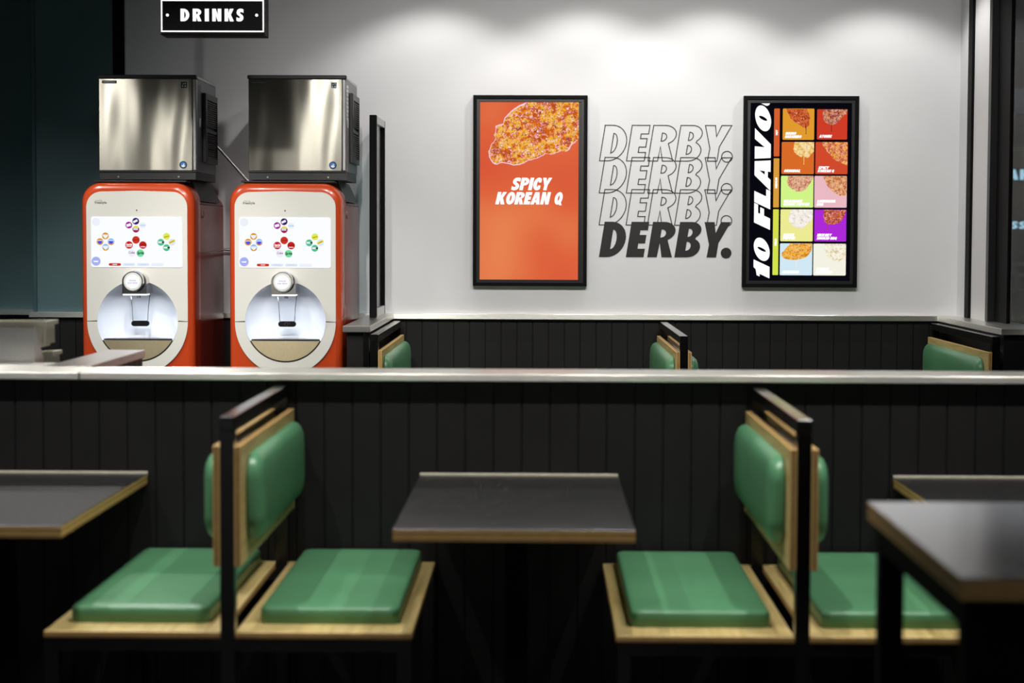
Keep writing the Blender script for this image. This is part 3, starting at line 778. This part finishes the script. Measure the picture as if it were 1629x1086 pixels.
# ================================================================== GLASS SCREEN ON THE LEFT LEDGE
t = thing('glass_screen', 'narrow black-framed glass screen standing on the steel ledge', 'screen', (-.952, 11.2, 1.10))
for nm, a in (('frame_post', (-.02, .02, -.31, -.268, 0, 1.148)), ('frame_post', (-.02, .02, .262, .297, 0, 1.148)),
              ('frame_top', (-.02, .02, -.268, .262, 1.105, 1.148)), ('frame_bottom', (-.02, .02, -.268, .262, 0, .05))):
    obj(nm, bx(*a, bev=.003), M['black_gloss'] if 'post' in nm else M['steel_plain'], t)
bmg = bx(-.004, .004, -.268, .262, .05, 1.105); obj('glass_pane', bmg, M['frosted'], t)
obj('glazing_bead', bx(.004, .016, -.266, -.256, .05, 1.105), M['steel_plain'], t)

# ================================================================== HANGING SIGN
t = thing('hanging_sign', 'black hanging light box reading DRINKS with white outline', 'sign', (-1.639, 9.6, 2.56))
obj('sign_box', bx(-.259, .259, 0, .15, 0, .20, .003), M['black_gloss'], t)
bm = bmesh.new()
A = [(-.257, .0155), (.257, .0155), (.257, .175), (-.257, .175)]
A2 = [(-.2505, .022), (.2505, .022), (.2505, .1685), (-.2505, .1685)]
prism(bm, [A, A2], -.002, 0); obj('lit_border', bm, M['text_white'], t)
K6 = 9.6/3050/8.145
adv6 = [(v_-390)*K6/(.0625) for v_ in (390, 548, 704, 800, 960, 1110)]
sgn = []
bm = bmesh.new()
for ch, px, w_ in (('D', 390, 112), ('R', 548, 112), ('I', 704, 52), ('N', 800, 116), ('K', 960, 118), ('S', 1110, 95)):
    gw = GL[ch][0]
    sh, _ = word_contours(ch, (px-802)*K6, .0165+(438-303)*K6+.0, .0615, (w_*K6/.0615)/gw)
    for s in sh: prism(bm, s, -.002, 0, back=False)
obj('lit_lettering', bm, M['text_white'], t)
bm = bmesh.new()
for px in (220, 1373): prism(bm, [disc((px-802)*K6, .0165+(438-225)*K6, .0072, 16)], -.002, 0)
obj('lit_dot', bm, M['text_white'], t)
for x in (-.2, .2):
    bm = bmesh.new(); cyl(bm, (x, .075, .20), (x, .075, CEIL-2.56), .006, n=10); obj('hanging_rod', bm, M['black'], t)

# ================================================================== WALL LETTERING
H_ = .2115; SH = .157
ADV = [0, .7625, 1.367, 2.133, 2.823, 3.42]
Xb = .3495
def derby(z, solid, label):
    sh, _ = word_contours('DERBY.', Xb, z, H_, 1.0, SH, adv=ADV)
    sh[-1] = [disc(Xb+H_*3.595, z+H_*.125, H_*.152, 32)]
    bm = bmesh.new()
    if solid:
        for s in sh: prism(bm, s, WALL-.002, WALL-.0004, back=False)
    else:
        hwid = .0027
        for s in sh:
            for c in s:
                c = clean(c); n = len(c)
                L = []; 
                area = sum(c[i][0]*c[(i+1) % n][1]-c[(i+1) % n][0]*c[i][1] for i in range(n))
                for i in range(n):
                    p0, p, p1 = Vector(c[i-1]), Vector(c[i]), Vector(c[(i+1) % n])
                    d0, d1 = (p-p0).normalized(), (p1-p).normalized()
                    n0, n1 = Vector((-d0.y, d0.x)), Vector((-d1.y, d1.x))
                    mm = n0+n1
                    if mm.length < 1e-4: mm = n0
                    mm.normalize(); k = hwid/max(mm.dot(n0), .35)
                    L.append((p-mm*k, p+mm*k))
                A_ = [bm.verts.new((a.x, WALL-.0015, a.y)) for a, b in L]; B_ = [bm.verts.new((b.x, WALL-.0015, b.y)) for a, b in L]
                for i in range(n):
                    j = (i+1) % n; bm.faces.new((A_[i], A_[j], B_[j], B_[i]))
        r_ = bmesh.ops.extrude_face_region(bm, geom=list(bm.faces))
        for v_ in [g for g in r_['geom'] if isinstance(g, bmesh.types.BMVert)]: v_.co.y += .0011
    return tag(obj('wall_lettering', bm, M['vinyl_black']), label, 'wall lettering', 'stacked wall lettering')
ZB = [2.0165, 1.8255, 1.6345, 1.4425]
derby(ZB[0], False, 'topmost outlined word DERBY. on the white wall')
derby(ZB[1], False, 'second outlined word DERBY. from the top of the stack')
derby(ZB[2], False, 'lowest outlined word DERBY., just above the solid black one')
derby(ZB[3], True, 'solid black word DERBY. at the bottom of the stack')

# ================================================================== DIGITAL POSTERS
def poster_frame(label, x0, x1, z0, z1, bw, name):
    t = thing(name, label, 'screen', ((x0+x1)/2, WALL, (z0+z1)/2))
    hw_, hh = (x1-x0)/2, (z1-z0)/2; T = .042
    bm = bmesh.new()
    for a in ((-hw_, -hw_+bw, -hh, hh), (hw_-bw, hw_, -hh, hh), (-hw_+bw, hw_-bw, hh-bw, hh), (-hw_+bw, hw_-bw, -hh, -hh+bw)):
        box(bm, a[0], a[1], -T, 0, a[2], a[3])
    obj('frame', bm, M['black_gloss'], t)
    i = bw+.008; bm = bmesh.new()
    for a in ((-hw_+bw, -hw_+i+.010, -hh+bw, hh-bw), (hw_-i-.010, hw_-bw, -hh+bw, hh-bw), (-hw_+i+.01, hw_-i-.01, hh-i-.010, hh-bw), (-hw_+i+.01, hw_-i-.01, -hh+bw, -hh+i+.010)):
        box(bm, a[0], a[1], -.028, 0, a[2], a[3])
    box(bm, -hw_+bw, hw_-bw, -.016, -.001, -hh+bw, hh-bw)
    obj('screen_bezel', bm, M['plastic_black'], t)
    return t, hw_, hh
def blob(n, rx, rz, cx, cz, jag, seed, a0=0, a1=360, rot=0):
    rnd = random.Random(seed); pts = []
    ph = [rnd.uniform(0, 6.28) for _ in range(5)]
    for i in range(n):
        a = math.radians(a0+(a1-a0)*i/n)
        k = 1+jag*(math.sin(3*a+ph[0])*.5+math.sin(7*a+ph[1])*.35+math.sin(13*a+ph[2])*.3+math.sin(29*a+ph[3])*.2)
        u, v_ = rx*k*math.cos(a), rz*k*math.sin(a)
        pts.append((cx+u*math.cos(rot)-v_*math.sin(rot), cz+u*math.sin(rot)+v_*math.cos(rot)))
    return pts
def clip(poly, x0, x1, z0, z1):
    def cut(pl, f_, ins):
        out = []
        for i in range(len(pl)):
            a, b = pl[i-1], pl[i]
            if ins(b):
                if not ins(a): out.append(f_(a, b))
                out.append(b)
            elif ins(a): out.append(f_(a, b))
        return out
    def ix(v_): return lambda a, b: (v_, a[1]+(b[1]-a[1])*(v_-a[0])/(b[0]-a[0]))
    def iz(v_): return lambda a, b: (a[0]+(b[0]-a[0])*(v_-a[1])/(b[1]-a[1]), v_)
    poly = cut(poly, ix(x0), lambda p: p[0] >= x0-1e-9); poly = cut(poly, ix(x1), lambda p: p[0] <= x1+1e-9)
    poly = cut(poly, iz(z0), lambda p: p[1] >= z0-1e-9); poly = cut(poly, iz(z1), lambda p: p[1] <= z1+1e-9)
    return poly
def chicken_mat(name, dark, mid, light, hi, scale=40, s=1.0):
    """screen picture of glossy fried coating: mottled colour, dark creases, small pale highlights"""
    m = glow(name, (1, 1, 1, 1), s); nt = m.node_tree
    a = noise(nt, scale*.55, (1, 1, 1), 4, .6); base = ramp(nt, a.outputs[0], [(.33, mul(mid, .7)), (.45, mid), (.56, light), (.68, mid)])
    b = noise(nt, scale*1.1, (1, 1, 1.2), 3, .6); b.inputs['Distortion'].default_value = 1.2
    fb = ramp(nt, b.outputs[0], [(.33, (1, 1, 1, 1)), (.42, (0, 0, 0, 1))])
    c = noise(nt, scale*1.7, (1, 1, .8), 2, .6); c.inputs['Distortion'].default_value = 2.0
    fc = ramp(nt, c.outputs[0], [(.58, (0, 0, 0, 1)), (.64, (1, 1, 1, 1))])
    m1 = nt.nodes.new('ShaderNodeMix'); m1.data_type = 'RGBA'; m2 = nt.nodes.new('ShaderNodeMix'); m2.data_type = 'RGBA'
    nt.links.new(fb.outputs[0], m1.inputs[0]); nt.links.new(base.outputs[0], m1.inputs[6]); m1.inputs[7].default_value = dark
    nt.links.new(fc.outputs[0], m2.inputs[0]); nt.links.new(m1.outputs[2], m2.inputs[6]); m2.inputs[7].default_value = hi
    nt.links.new(m2.outputs[2], nt.nodes['Emission'].inputs[0]); return m

# --- left poster
t, hw_, hh = poster_frame('left wall screen showing fried chicken and SPICY KOREAN Q on orange', -.404, .276, 1.268, 2.402, .020, 'digital_poster')
m_or = glow_noise('orange_screen_picture', 1.6, [(.3, rgb(216, 84, 56)), (.5, rgb(222, 100, 62)), (.72, rgb(232, 132, 82))], 1.0, detail=1)
SX0, SX1, SZ0, SZ1 = -.300, .288, -.529, .527
bm = bmesh.new(); prism(bm, [[(SX0, SZ0), (SX1, SZ0), (SX1, SZ1), (SX0, SZ1)]], -.022, -.001); scr = obj('screen', bm, m_or, t)
K5 = 11.46/3050/5.715   # metres per pixel of the enlarged view
def Q(px, pz): return (SX0+(px-2-(pz-80)*-.0095)*K5, SZ1-(pz-80)*K5)
ch = [(430, 80), (360, 105), (300, 145), (250, 190), (222, 225), (212, 275), (175, 280), (140, 295), (140, 345), (125, 375), (140, 400), (130, 430), (108, 450), (90, 490), (75, 520), (78, 570),
      (95, 605), (120, 635), (150, 645), (190, 630), (240, 635), (300, 652), (350, 648), (400, 630), (440, 605), (500, 590), (550, 570), (590, 545), (640, 552), (690, 535), (730, 520), (780, 525),
      (815, 500), (835, 460), (870, 430), (905, 405), (905, 80)]
def densify(c, it=2, jit=4, seed=3):
    rnd = random.Random(seed)
    for k in range(it):
        o_ = []
        for i in range(len(c)):
            a, b = c[i], c[(i+1) % len(c)]
            o_.append(a)
            L = math.hypot(b[0]-a[0], b[1]-a[1])
            if L < 150: o_.append(((a[0]+b[0])/2+rnd.uniform(-jit, jit), (a[1]+b[1])/2+rnd.uniform(-jit, jit)))
        c = o_; jit *= .6
    return c
chd = densify(ch)
m_ch = chicken_mat('chicken_picture', rgb(120, 40, 60), rgb(214, 96, 24), rgb(246, 190, 60), rgb(255, 226, 246), 42)
pc = [Q(*p) for p in chd]; pc = clip(pc, SX0, SX1, SZ0, SZ1-.0005)
cx_ = sum(p[0] for p in pc)/len(pc); cz_ = sum(p[1] for p in pc)/len(pc)
pic = flat('chicken_picture', [pc], -.0222, glow('pale_pink_picture_edge', rgb(246, 206, 226), 1), scr)
inner = [(cx_+(p[0]-cx_)*(.975 if p[0] < SX1-.003 else 1), cz_+(p[1]-cz_)*(.955 if p[1] < SZ1-.003 else 1)) for p in pc]
flat('chicken_picture', [inner], -.0230, m_ch, scr)
def q_word(txt, px0, px1, pb, pt, nm):
    x0, z0 = Q(px0, pb); x1, _ = Q(px1, pb); h = (pb-pt)*K5; shv = .22
    return word(nm, txt, x0, z0, h, -.0222, M['text_white'], scr, shear=shv, gap=.05, width=(x1-x0)-h*shv)
q_word('SPICY', 275, 652, 874, 762, 'screen_lettering')
q_word('KOREAN', 134, 640, 1003, 892, 'screen_lettering')
q_word('Q', 662, 760, 1003, 892, 'screen_lettering')

# --- right menu
t, hw_, hh = poster_frame('right wall screen reading 10 FLAVO with ten coloured menu tiles', 1.204, 1.886, 1.266, 2.402, .022, 'menu_screen')
bm = bmesh.new(); prism(bm, [[(-.305, -.532), (.305, -.532), (.305, .532), (-.305, .532)]], -.022, -.001)
scr = obj('screen', bm, glow('near_black_screen', rgb(8, 9, 16), 1.0), t)
KP = 11.46/3050
def U(px, py):   # image pixel of the tilted frame -> local screen coordinates
    return ((px-(1182.7-(py-153.4)*.0095))*KP-hw_+.002, hh-(py-153.4)*KP*.996)
ZA = lambda x, y: (1190+x/7.24, 150+y/7.24)
ZB_ = lambda x, y: (1190+x/6.79, 290+y/6.79)
tiles = [
 ((390, 167, 747, 525), ZA, (230, 158, 48), ['MANGO', 'HABANERO'], (70, 20, 14), (170, 50, 14), (214, 96, 30), (250, 190, 150), 'blob1'),
 ((782, 174, 1125, 520), ZA, (212, 62, 40), ['ATOMIC'], (60, 26, 46), (150, 50, 40), (226, 150, 90), (240, 220, 240), 'blob2'),
 ((378, 549, 745, 917), ZA, (222, 110, 42), ['ORIGINAL'], (200, 120, 60), (236, 190, 80), (248, 226, 170), (255, 245, 235), 'blob3'),
 ((765, 549, 1130, 917), ZA, (214, 76, 46), ['SPICY', 'KOREAN Q'], (110, 40, 70), (206, 90, 28), (246, 180, 60), (250, 220, 240), 'blob4'),
 ((347, -40, 693, 270), ZB_, (214, 250, 140), ['BRAZILIAN', 'CITRUS PEPPER'], (140, 80, 80), (204, 120, 80), (232, 190, 150), (250, 236, 226), 'blob5'),
 ((707, -40, 1052, 270), ZB_, (240, 190, 200), ['LOUISIANA', 'RUB'], (130, 60, 50), (200, 110, 60), (236, 180, 120), (250, 226, 210), 'blob6'),
 ((343, 290, 688, 635), ZB_, (242, 240, 150), ['LEMON', 'PEPPER'], (216, 200, 190), (238, 228, 216), (250, 246, 240), (255, 255, 255), 'blob7'),
 ((707, 292, 1048, 635), ZB_, (176, 44, 220), ['HICKORY', 'SMOKED BBQ'], (90, 24, 20), (176, 56, 30), (214, 110, 70), (252, 226, 220), 'blob8'),
 ((338, 657, 683, 1002), ZB_, (214, 238, 250), ['HAWAIIAN'], (160, 70, 30), (226, 140, 20), (248, 190, 60), (255, 240, 200), 'blob9'),
 ((698, 659, 1045, 1003), ZB_, (250, 248, 232), ['GARLIC', 'PARMESAN'], (180, 176, 176), (240, 226, 180), (252, 248, 240), (255, 255, 255), 'blob10'),
]
Y0_ = -.022
shapes = {
 0: [(.12, 1.0), (.16, .86), (.24, .70), (.40, .56), (.56, .46), (.66, .40), (.74, .38), (.82, .44), (.84, .60), (.86, .72), (.80, .88), (.78, 1.0)],
 1: [(.24, 1.0), (.18, .88), (.20, .72), (.27, .58), (.36, .50), (.5, .47), (.62, .52), (.74, .62), (.86, .76), (.96, .84), (1.0, .92), (1.0, 1.0)],
 2: [(.40, 1.0), (.38, .86), (.36, .78), (.42, .66), (.52, .58), (.60, .53), (.68, .58), (.78, .50), (.86, .54), (.93, .64), (1.0, .70), (1.0, 1.0)],
 3: [(.20, 1.0), (.24, .86), (.34, .76), (.44, .62), (.54, .50), (.64, .42), (.78, .38), (.90, .31), (1.0, .28), (1.0, 1.0)],
 4: [(.20, 1.0), (.18, .82), (.22, .68), (.34, .58), (.48, .50), (.62, .49), (.74, .56), (.84, .68), (.92, .80), (.97, .92), (1.0, 1.0)],
 5: [(.24, 1.0), (.32, .88), (.38, .72), (.46, .60), (.58, .50), (.72, .42), (.84, .37), (.96, .40), (1.0, .44), (1.0, 1.0)],
 6: [(.34, 1.0), (.28, .88), (.24, .74), (.28, .60), (.38, .50), (.48, .44), (.60, .40), (.70, .42), (.80, .52), (.92, .60), (1.0, .70), (1.0, 1.0)],
 7: [(.30, 1.0), (.28, .78), (.34, .60), (.44, .54), (.58, .54), (.72, .57), (.86, .66), (.94, .82), (1.0, 1.0)],
 8: [(.34, 1.0), (.22, .90), (.10, .74), (.05, .66), (.08, .58), (.20, .51), (.40, .48), (.60, .50), (.80, .56), (.90, .66), (.98, .78), (1.0, 1.0)],
 9: [(.34, 1.0), (.32, .82), (.40, .66), (.50, .54), (.64, .46), (.80, .44), (.92, .52), (1.0, .60), (1.0, 1.0)]}
for i, (r_, Z_, bg, lines, c1, c2, c3, c4, nm) in enumerate(tiles):
    xa, za = U(*Z_(r_[0], r_[1])); xb, zb = U(*Z_(r_[2], r_[3]))
    if i in (4, 5): za = U(*ZA(0, 937))[1]
    tl = flat('menu_tile', [rrect(xa, xb, zb, za, .006, 4)], Y0_, glow('tile_colour_%d' % i, rgb(*bg), .95), scr)
    W_, Hh = xb-xa, za-zb
    raw = [(u*200, v_*200) for u, v_ in shapes[i]]
    raw = densify(raw, 2, 3.5, i+11)
    pc = clip([(xa+p[0]/200*W_, zb+p[1]/200*Hh) for p in raw], xa+.0005, xb-.0005, zb, za-.0005)
    flat('chicken_picture', [pc], Y0_-.0007, chicken_mat('chicken_%s' % nm, rgb(*c1), rgb(*c2), rgb(*c3), rgb(*c4), 80), tl)
    drips = {0: (.74, .40, .18, c1), 1: (.48, .48, .26, c1), 2: (.69, .56, .29, (250, 220, 120)), 7: (.40, .56, .36, c2), 8: (.51, .49, .25, (250, 236, 200))}
    if i in drips:
        u, va, vb, cc = drips[i]
        x = xa+u*W_; z1_, z0_ = zb+va*Hh, zb+vb*Hh
        flat('sauce_drip', [[(x-.002, z1_), (x+.002, z1_), (x+.0012, z0_+.008), (x+.0028, z0_+.003), (x, z0_), (x-.0028, z0_+.003), (x-.0012, z0_+.008)]], Y0_-.0009, glow('drip_%d' % i, rgb(*cc), 1), tl)
    hgt = .0165
    for k, tx in enumerate(reversed(lines)):
        word('tile_lettering', tx, xa+W_*.07+.003*k, zb+.011+k*(hgt+.0025), hgt, Y0_-.0007, M['text_white'], tl, shear=.3, gap=.03,
             width=min(W_*.86, len(tx)*.0116+.004), th=.0008)
for (a, b, m_, tx) in (((ZA(298, 167), ZA(355, 715)), [rgb(212, 70, 40), rgb(226, 130, 60)], 'h', 'HOT'), ((ZA(290, 737), ZB_(327, 270)), [rgb(226, 150, 70), rgb(220, 170, 50)], 'm', 'MEDIUM'),
                       ((ZB_(263, 290), ZB_(320, 1000)), [rgb(226, 204, 80), rgb(214, 236, 80)], 'l', 'MILD')):
    x0, z1_ = U(*a[0]); x1, z0_ = U(*a[1])
    x0 = -hw_+.1815; x1 = x0+.0335
    mg = glow_noise('heat_bar_%s' % m_, .8, [(.3, b[0]), (.7, b[1])], .95, detail=0)
    br = flat('heat_bar', [rrect(x0, x1, z0_, z1_, .004, 3)], Y0_, mg, scr)
    zc_ = (z0_+z1_)/2
    small_text('bar_lettering', tx, (x0+x1)/2+.005, zc_, .012, Y0_-.001, M['text_white'], br, len(tx)*.0105, .06, 0, PI/2)
# rotated title
bm = bmesh.new()
cap = 25.3*KP; shr = 11.8/25.3
x_base = U(1224.3, 300)[0]
def rot_glyph(ch, s0, w_):
    gw = GL[ch][0]
    sh, _ = word_contours(ch, 0, 0, 1)
    for s in sh:
        cs = []
        for c in s:
            if ch == 'V': c = [(p[0], p[1]) for p in c]
            cs.append([(x_base-p[1]*cap, hh-(446-153.4)*KP*.996+((s0+p[0]/gw*w_)*KP+p[1]*shr*cap)) for p in c])
        cs = [clip(c, -1, 1, -1, .5355-.011) for c in cs]
        cs = [c for c in cs if len(c) > 2]
        prism(bm, cs, Y0_-.001, Y0_, back=False)
GL['1'] = (.42, [[[(.08, 0), (.08, .62), (0, .62), (0, .80), (.16, .86), (.2, 1), (.42, 1), (.42, 0)]]])
rot_glyph('1', -1, 22.5)
GL['0'] = (.64, [[arc(.32, .5, .32, .5, 0, 350, 35), arc(.32, .5, .045, .27, 0, 340, 17)]])
GL['O'] = (.70, [[arc(.35, .5, .35, .5, 0, 350, 35), arc(.35, .5, .05, .26, 0, 340, 17)]])
rot_glyph('0', 26, 35); rot_glyph('F', 80.2, 31); rot_glyph('L', 112.6, 29)
rot_glyph('A', 142, 48); rot_glyph('V', 181, 48); rot_glyph('O', 231, 39)
rot_glyph('U', 272.5, 38)
obj('title_lettering', bm, M['text_white'], scr)

# ================================================================== SERVICE COUNTER ITEMS AT THE LEFT
struct('trim_service_cap', bx(-4, -1.762, 6.747, 6.965, 1.068, 1.0995, .002), M['steel_cap'])
struct('wall_service_lower', bx(-4, -1.80, 6.70, 6.94, 0, 1.068), M['board'])
t = thing('steel_upstand', 'stainless upstand with sloping side bracket at the left edge behind the counter', 'upstand', (-2.2, 6.975, 1.012))
obj('front_panel', bx(-.60, .351, 0, .006, 0, .213), M['steel_plain'], t)
bm = bmesh.new()
a_ = [bm.verts.new(p) for p in ((.345, .006, .213), (.345, .006, 0), (.345, .205, 0), (.345, .172, .05))]
b_ = [bm.verts.new((v_.co.x+.006, v_.co.y, v_.co.z)) for v_ in a_]
bm.faces.new(a_); bm.faces.new(b_[::-1])
for i in range(4): bm.faces.new((a_[i], a_[(i+1) % 4], b_[(i+1) % 4], b_[i]))
obj('side_bracket', bm, M['steel_plain'], t)
t = thing('service_cabinet', 'low black cabinet with steel top under the white tubs', 'cabinet', (-2.4, 7.23, 0))
obj('cabinet_body', bx(-.6, .6, -.25, .25, 0, 1.0), M['board'], t)
obj('steel_top', bx(-.6, .61, -.25, .26, 1.0, 1.012), M['steel_plain'], t)
def tub(label, x0, x1, y0, y1, z0, z1, tilt):
    cx0, cy0 = (x0+x1)/2, (y0+y1)/2
    t = thing('storage_tub', label, 'tub', (cx0, cy0, z0), 'white ribbed tubs')
    t.rotation_euler = (0, tilt, 0)
    hx, hy, H = (x1-x0)/2, (y1-y0)/2, z1-z0
    bm = bmesh.new()
    b0 = [(-hx*.93, -hy*.93), (hx*.93, -hy*.93), (hx*.93, hy*.93), (-hx*.93, hy*.93)]
    lo = [bm.verts.new((p[0], p[1], 0)) for p in b0]
    hi = [bm.verts.new((p[0]/.93*.985, p[1]/.93*.985, H-.001)) for p in b0]
    bm.faces.new(lo[::-1])
    for i in range(4): bm.faces.new((lo[i], lo[(i+1) % 4], hi[(i+1) % 4], hi[i]))
    ib = [bm.verts.new((v_.co.x*.97, v_.co.y*.97, .004)) for v_ in lo]; ih = [bm.verts.new((v_.co.x*.97, v_.co.y*.97, H-.001)) for v_ in hi]
    bm.faces.new(ib)
    for i in range(4):
        bm.faces.new((ib[i], ih[i], ih[(i+1) % 4], ib[(i+1) % 4])); bm.faces.new((hi[i], hi[(i+1) % 4], ih[(i+1) % 4], ih[i]))
    for s in (-1, 1):
        n = 8
        for i in range(n+1):
            x = -hx*.86+i*hx*1.72/n
            box(bm, x-.004, x+.004, s*hy*.985-.006, s*hy*.985+.004, .012, H-.012)
        for i in range(5):
            yv = -hy*.8+i*hy*1.6/4
            box(bm, s*hx*.985-.006, s*hx*.985+.004, yv-.004, yv+.004, .012, H-.012)
    obj('tub_body', bm, M['white_plastic'], t)
    bm = bmesh.new()
    for a in ((-hx-.010, -hx+.004, -hy-.01, hy+.01), (hx-.004, hx+.010, -hy-.01, hy+.01), (-hx+.004, hx-.004, -hy-.01, -hy+.004), (-hx+.004, hx-.004, hy-.004, hy+.01)):
        box(bm, a[0], a[1], a[2], a[3], H-.016, H, .001)
    obj('rim', bm, M['white_plastic'], t)
tub('lower white ribbed tub, tilted, behind the steel side bracket', -2.08, -1.838, 7.19, 7.31, 1.022, 1.118, -.06)
tub('upper white ribbed tub with wide rim above the steel upstand', -2.45, -1.838, 7.09, 7.24, 1.142, 1.240, -.015)

# ================================================================== OUTSIDE THE WINDOW
struct('floor_mall', bx(2.7, 16, -5, 40, -.1, 0), M['floor'])
struct('ceiling_mall', bx(2.7, 16, -5, 40, 4.6, 4.7), M['ceiling'])
struct('wall_mall', bx(2.7, 16, 30, 30.2, 0, 4.6), paint('mall_wall', rgb(74, 66, 48), .7, .3, .8, .0))
for i, (x, z0_, z1_, c_) in enumerate(((6.55, 0, 3.2, (150, 138, 96)), (7.35, 0, 3.4, (112, 104, 76)), (8.6, 0, 3.4, (120, 110, 80)))):
    bm = bmesh.new(); cyl(bm, (x, 28.5, 0), (x, 28.5, 4.6), .12, n=20)
    tag(obj('mall_column', bm, paint('column_paint_%d' % i, rgb(*c_), .6), None, True), ['slim pale column outside, nearest the window frame', 'middle slim column outside the window', 'outer slim column outside the window'][i], 'column', 'columns outside the window')
tag(obj('ceiling_bulkhead', bx(4.5, 12, 27.2, 27.6, 3.30, 3.66), paint('blue_grey_bulkhead', rgb(120, 140, 168), .5, .05)), 'blue-grey bulkhead hanging in the concourse outside', 'bulkhead')
tag(obj('shop_canopy', bx(4.5, 12, 27.7, 28.2, 2.85, 3.15), paint('tan_canopy', rgb(116, 104, 76), .6, .1)), 'tan canopy above the lit signs outside', 'canopy')
def lit_sign(label, x0, x1, z0_, z1_, glyphs, yy):
    t = thing('shop_sign', label, 'sign', ((x0+x1)/2, yy, z0_), 'lit signs outside')
    a = (x1-x0)/2
    obj('sign_panel', bx(-a, a, 0, .1, 0, z1_-z0_), M['plastic_black'], t)
    word('sign_lettering', glyphs, -a*.95, (z1_-z0_)*.12, (z1_-z0_)*.75, -.002, glow('cool_sign_light', rgb(176, 214, 240), .9), t, gap=.12, width=a*1.9, th=.01)
    obj('sign_bracket', bx(-.03, .03, .1, 28.0-yy+.5, (z1_-z0_)/2-.03, (z1_-z0_)/2+.03), M['black'], t)
lit_sign('upper lit sign with cool white letters outside the window', 6.75, 7.10, 2.38, 2.58, 'AH', 28)
lit_sign('lower lit sign with a row of cool white letters outside', 6.60, 7.15, 1.68, 1.82, 'HESSE', 28)
t = thing('railing', 'dark metal railing with glass infill outside the window', 'railing', (7, 24, 0))
for z in (1.24, 1.10, .9): obj('rail', bx(-2.5, 4, -.03, .03, z-.025, z+.025), M['grey_side'], t)
for x in (-2.5, -1.1, .3, 1.7, 3.1): obj('baluster', bx(x-.025, x+.025, -.02, .02, 0, 1.22), M['black'], t)
obj('glass_infill', bx(-2.5, 4, .03, .04, .1, .88), M['frosted'], t)
for x, z in ((4.4, 4.5), (9.0, 4.5)):
    ld = bpy.data.lights.new('mall_lamp', 'AREA'); ld.size = .5; ld.energy = 14; ld.color = (1, .9, .7)
    o = thing('mall_downlight', 'round lamp in the concourse ceiling outside, %s the window' % ('nearer to' if x < 7 else 'farther from'), 'lamp', (x, 26.6, z), 'concourse lamps')
    bm = bmesh.new(); cyl(bm, (0, 0, 0), (0, 0, .1), .25, n=24); obj('lamp_lens', bm, M['lamp'], o)
    lo_ = bpy.data.objects.new('lamp_light', ld); C.objects.link(lo_); lo_.parent = o; lo_.location = (0, 0, -.02)

# ================================================================== DOWNLIGHTS
def downlight(x, y, power, angle, label, group, blend=.6, tgt=None, col=(1, .972, .935), rad=.03):
    o = thing('downlight', label, 'lamp', (x, y, CEIL), group)
    bm = bmesh.new()
    A = [(.062*math.cos(2*PI*i/28), .062*math.sin(2*PI*i/28)) for i in range(28)]
    cyl(bm, (0, 0, -.006), (0, 0, 0), .062, n=28); obj('trim_ring', bm, M['black'], o)
    bm = bmesh.new(); cyl(bm, (0, 0, -.008), (0, 0, -.006), .035, n=24); obj('lens', bm, M['lamp'], o)
    ld = bpy.data.lights.new('spot', 'SPOT'); ld.energy = power; ld.spot_size = math.radians(angle); ld.spot_blend = blend
    ld.shadow_soft_size = rad; ld.color = col
    l = bpy.data.objects.new('spot', ld); C.objects.link(l); l.parent = o; l.location = (0, 0, -.04)
    if tgt:
        d = Vector(tgt)-Vector((x, y, CEIL-.04)); l.rotation_euler = d.to_track_quat('-Z', 'Y').to_euler()
    return o
ORD = ['leftmost', 'second from the left', 'third from the left', 'rightmost']
for k, x in enumerate((-.64, .26, 1.02, 2.0)):
    downlight(x, 10.93, P_WASH, 114, 'ceiling downlight close to the white wall, %s' % ORD[k], 'wall-washing downlights', .4, (x, 10.95, 0))
for k, x in enumerate((-.85, -.1, .65, 1.45)):
    downlight(x, 7.9, P_AISLE, 74, 'ceiling spot aimed at the white wall over the far booths, %s' % ORD[k], 'aisle downlights', .9, (x+.25, 11.5, 1.25))
for k, x in enumerate((-2.4, -1.5, -.62, .3, 1.2, 2.1)):
    downlight(x, 5.12, P_BOOTH, 84, 'ceiling downlight over the near booths, %s of six from the left' % ('first', 'second', 'third', 'fourth', 'fifth', 'sixth')[k], 'booth downlights', .5, (x, 5.35, 0), rad=.012)
for k, x in enumerate((-3.0, -1.4, .2, 1.8)):  # added fill row, lifts upright faces from the camera side
    downlight(x, 2.0, P_CAMROW, 100, 'added weak fill light over the aisle near the camera, %s' % ORD[k], 'added fill lights by the camera', .8, (x, 4.5, 0))
for k, x in enumerate((-3.4, -2.0, -.4, 1.4)):  # added out of view so the steel has a bright wall to reflect
    downlight(x, -4.0, P_REAR, 128, 'added ceiling light washing the unseen wall behind the camera, %s' % ORD[k], 'added rear lights', .8)
for k, (x, y) in enumerate(((-3.1, 9.2), (-1.9, 8.4))):  # added wide fill, brightens the left wall and green panels
    downlight(x, y, P_LEFT, 134, 'added ceiling fill light over the drinks area, %s the green wall' % ('nearer to', 'farther from')[k], 'added drinks area fill lights', .8)
for k, x in enumerate((-2.1, -1.2)):  # added narrow spots that brighten the dispenser fronts
    downlight(x, 6.9, P_MACHINE, 30, 'added ceiling spot brightening the %s drinks dispenser' % ('left', 'right')[k], 'added machine spots', .7, ((-2.19, -1.385)[k], 10.4, 1.30))
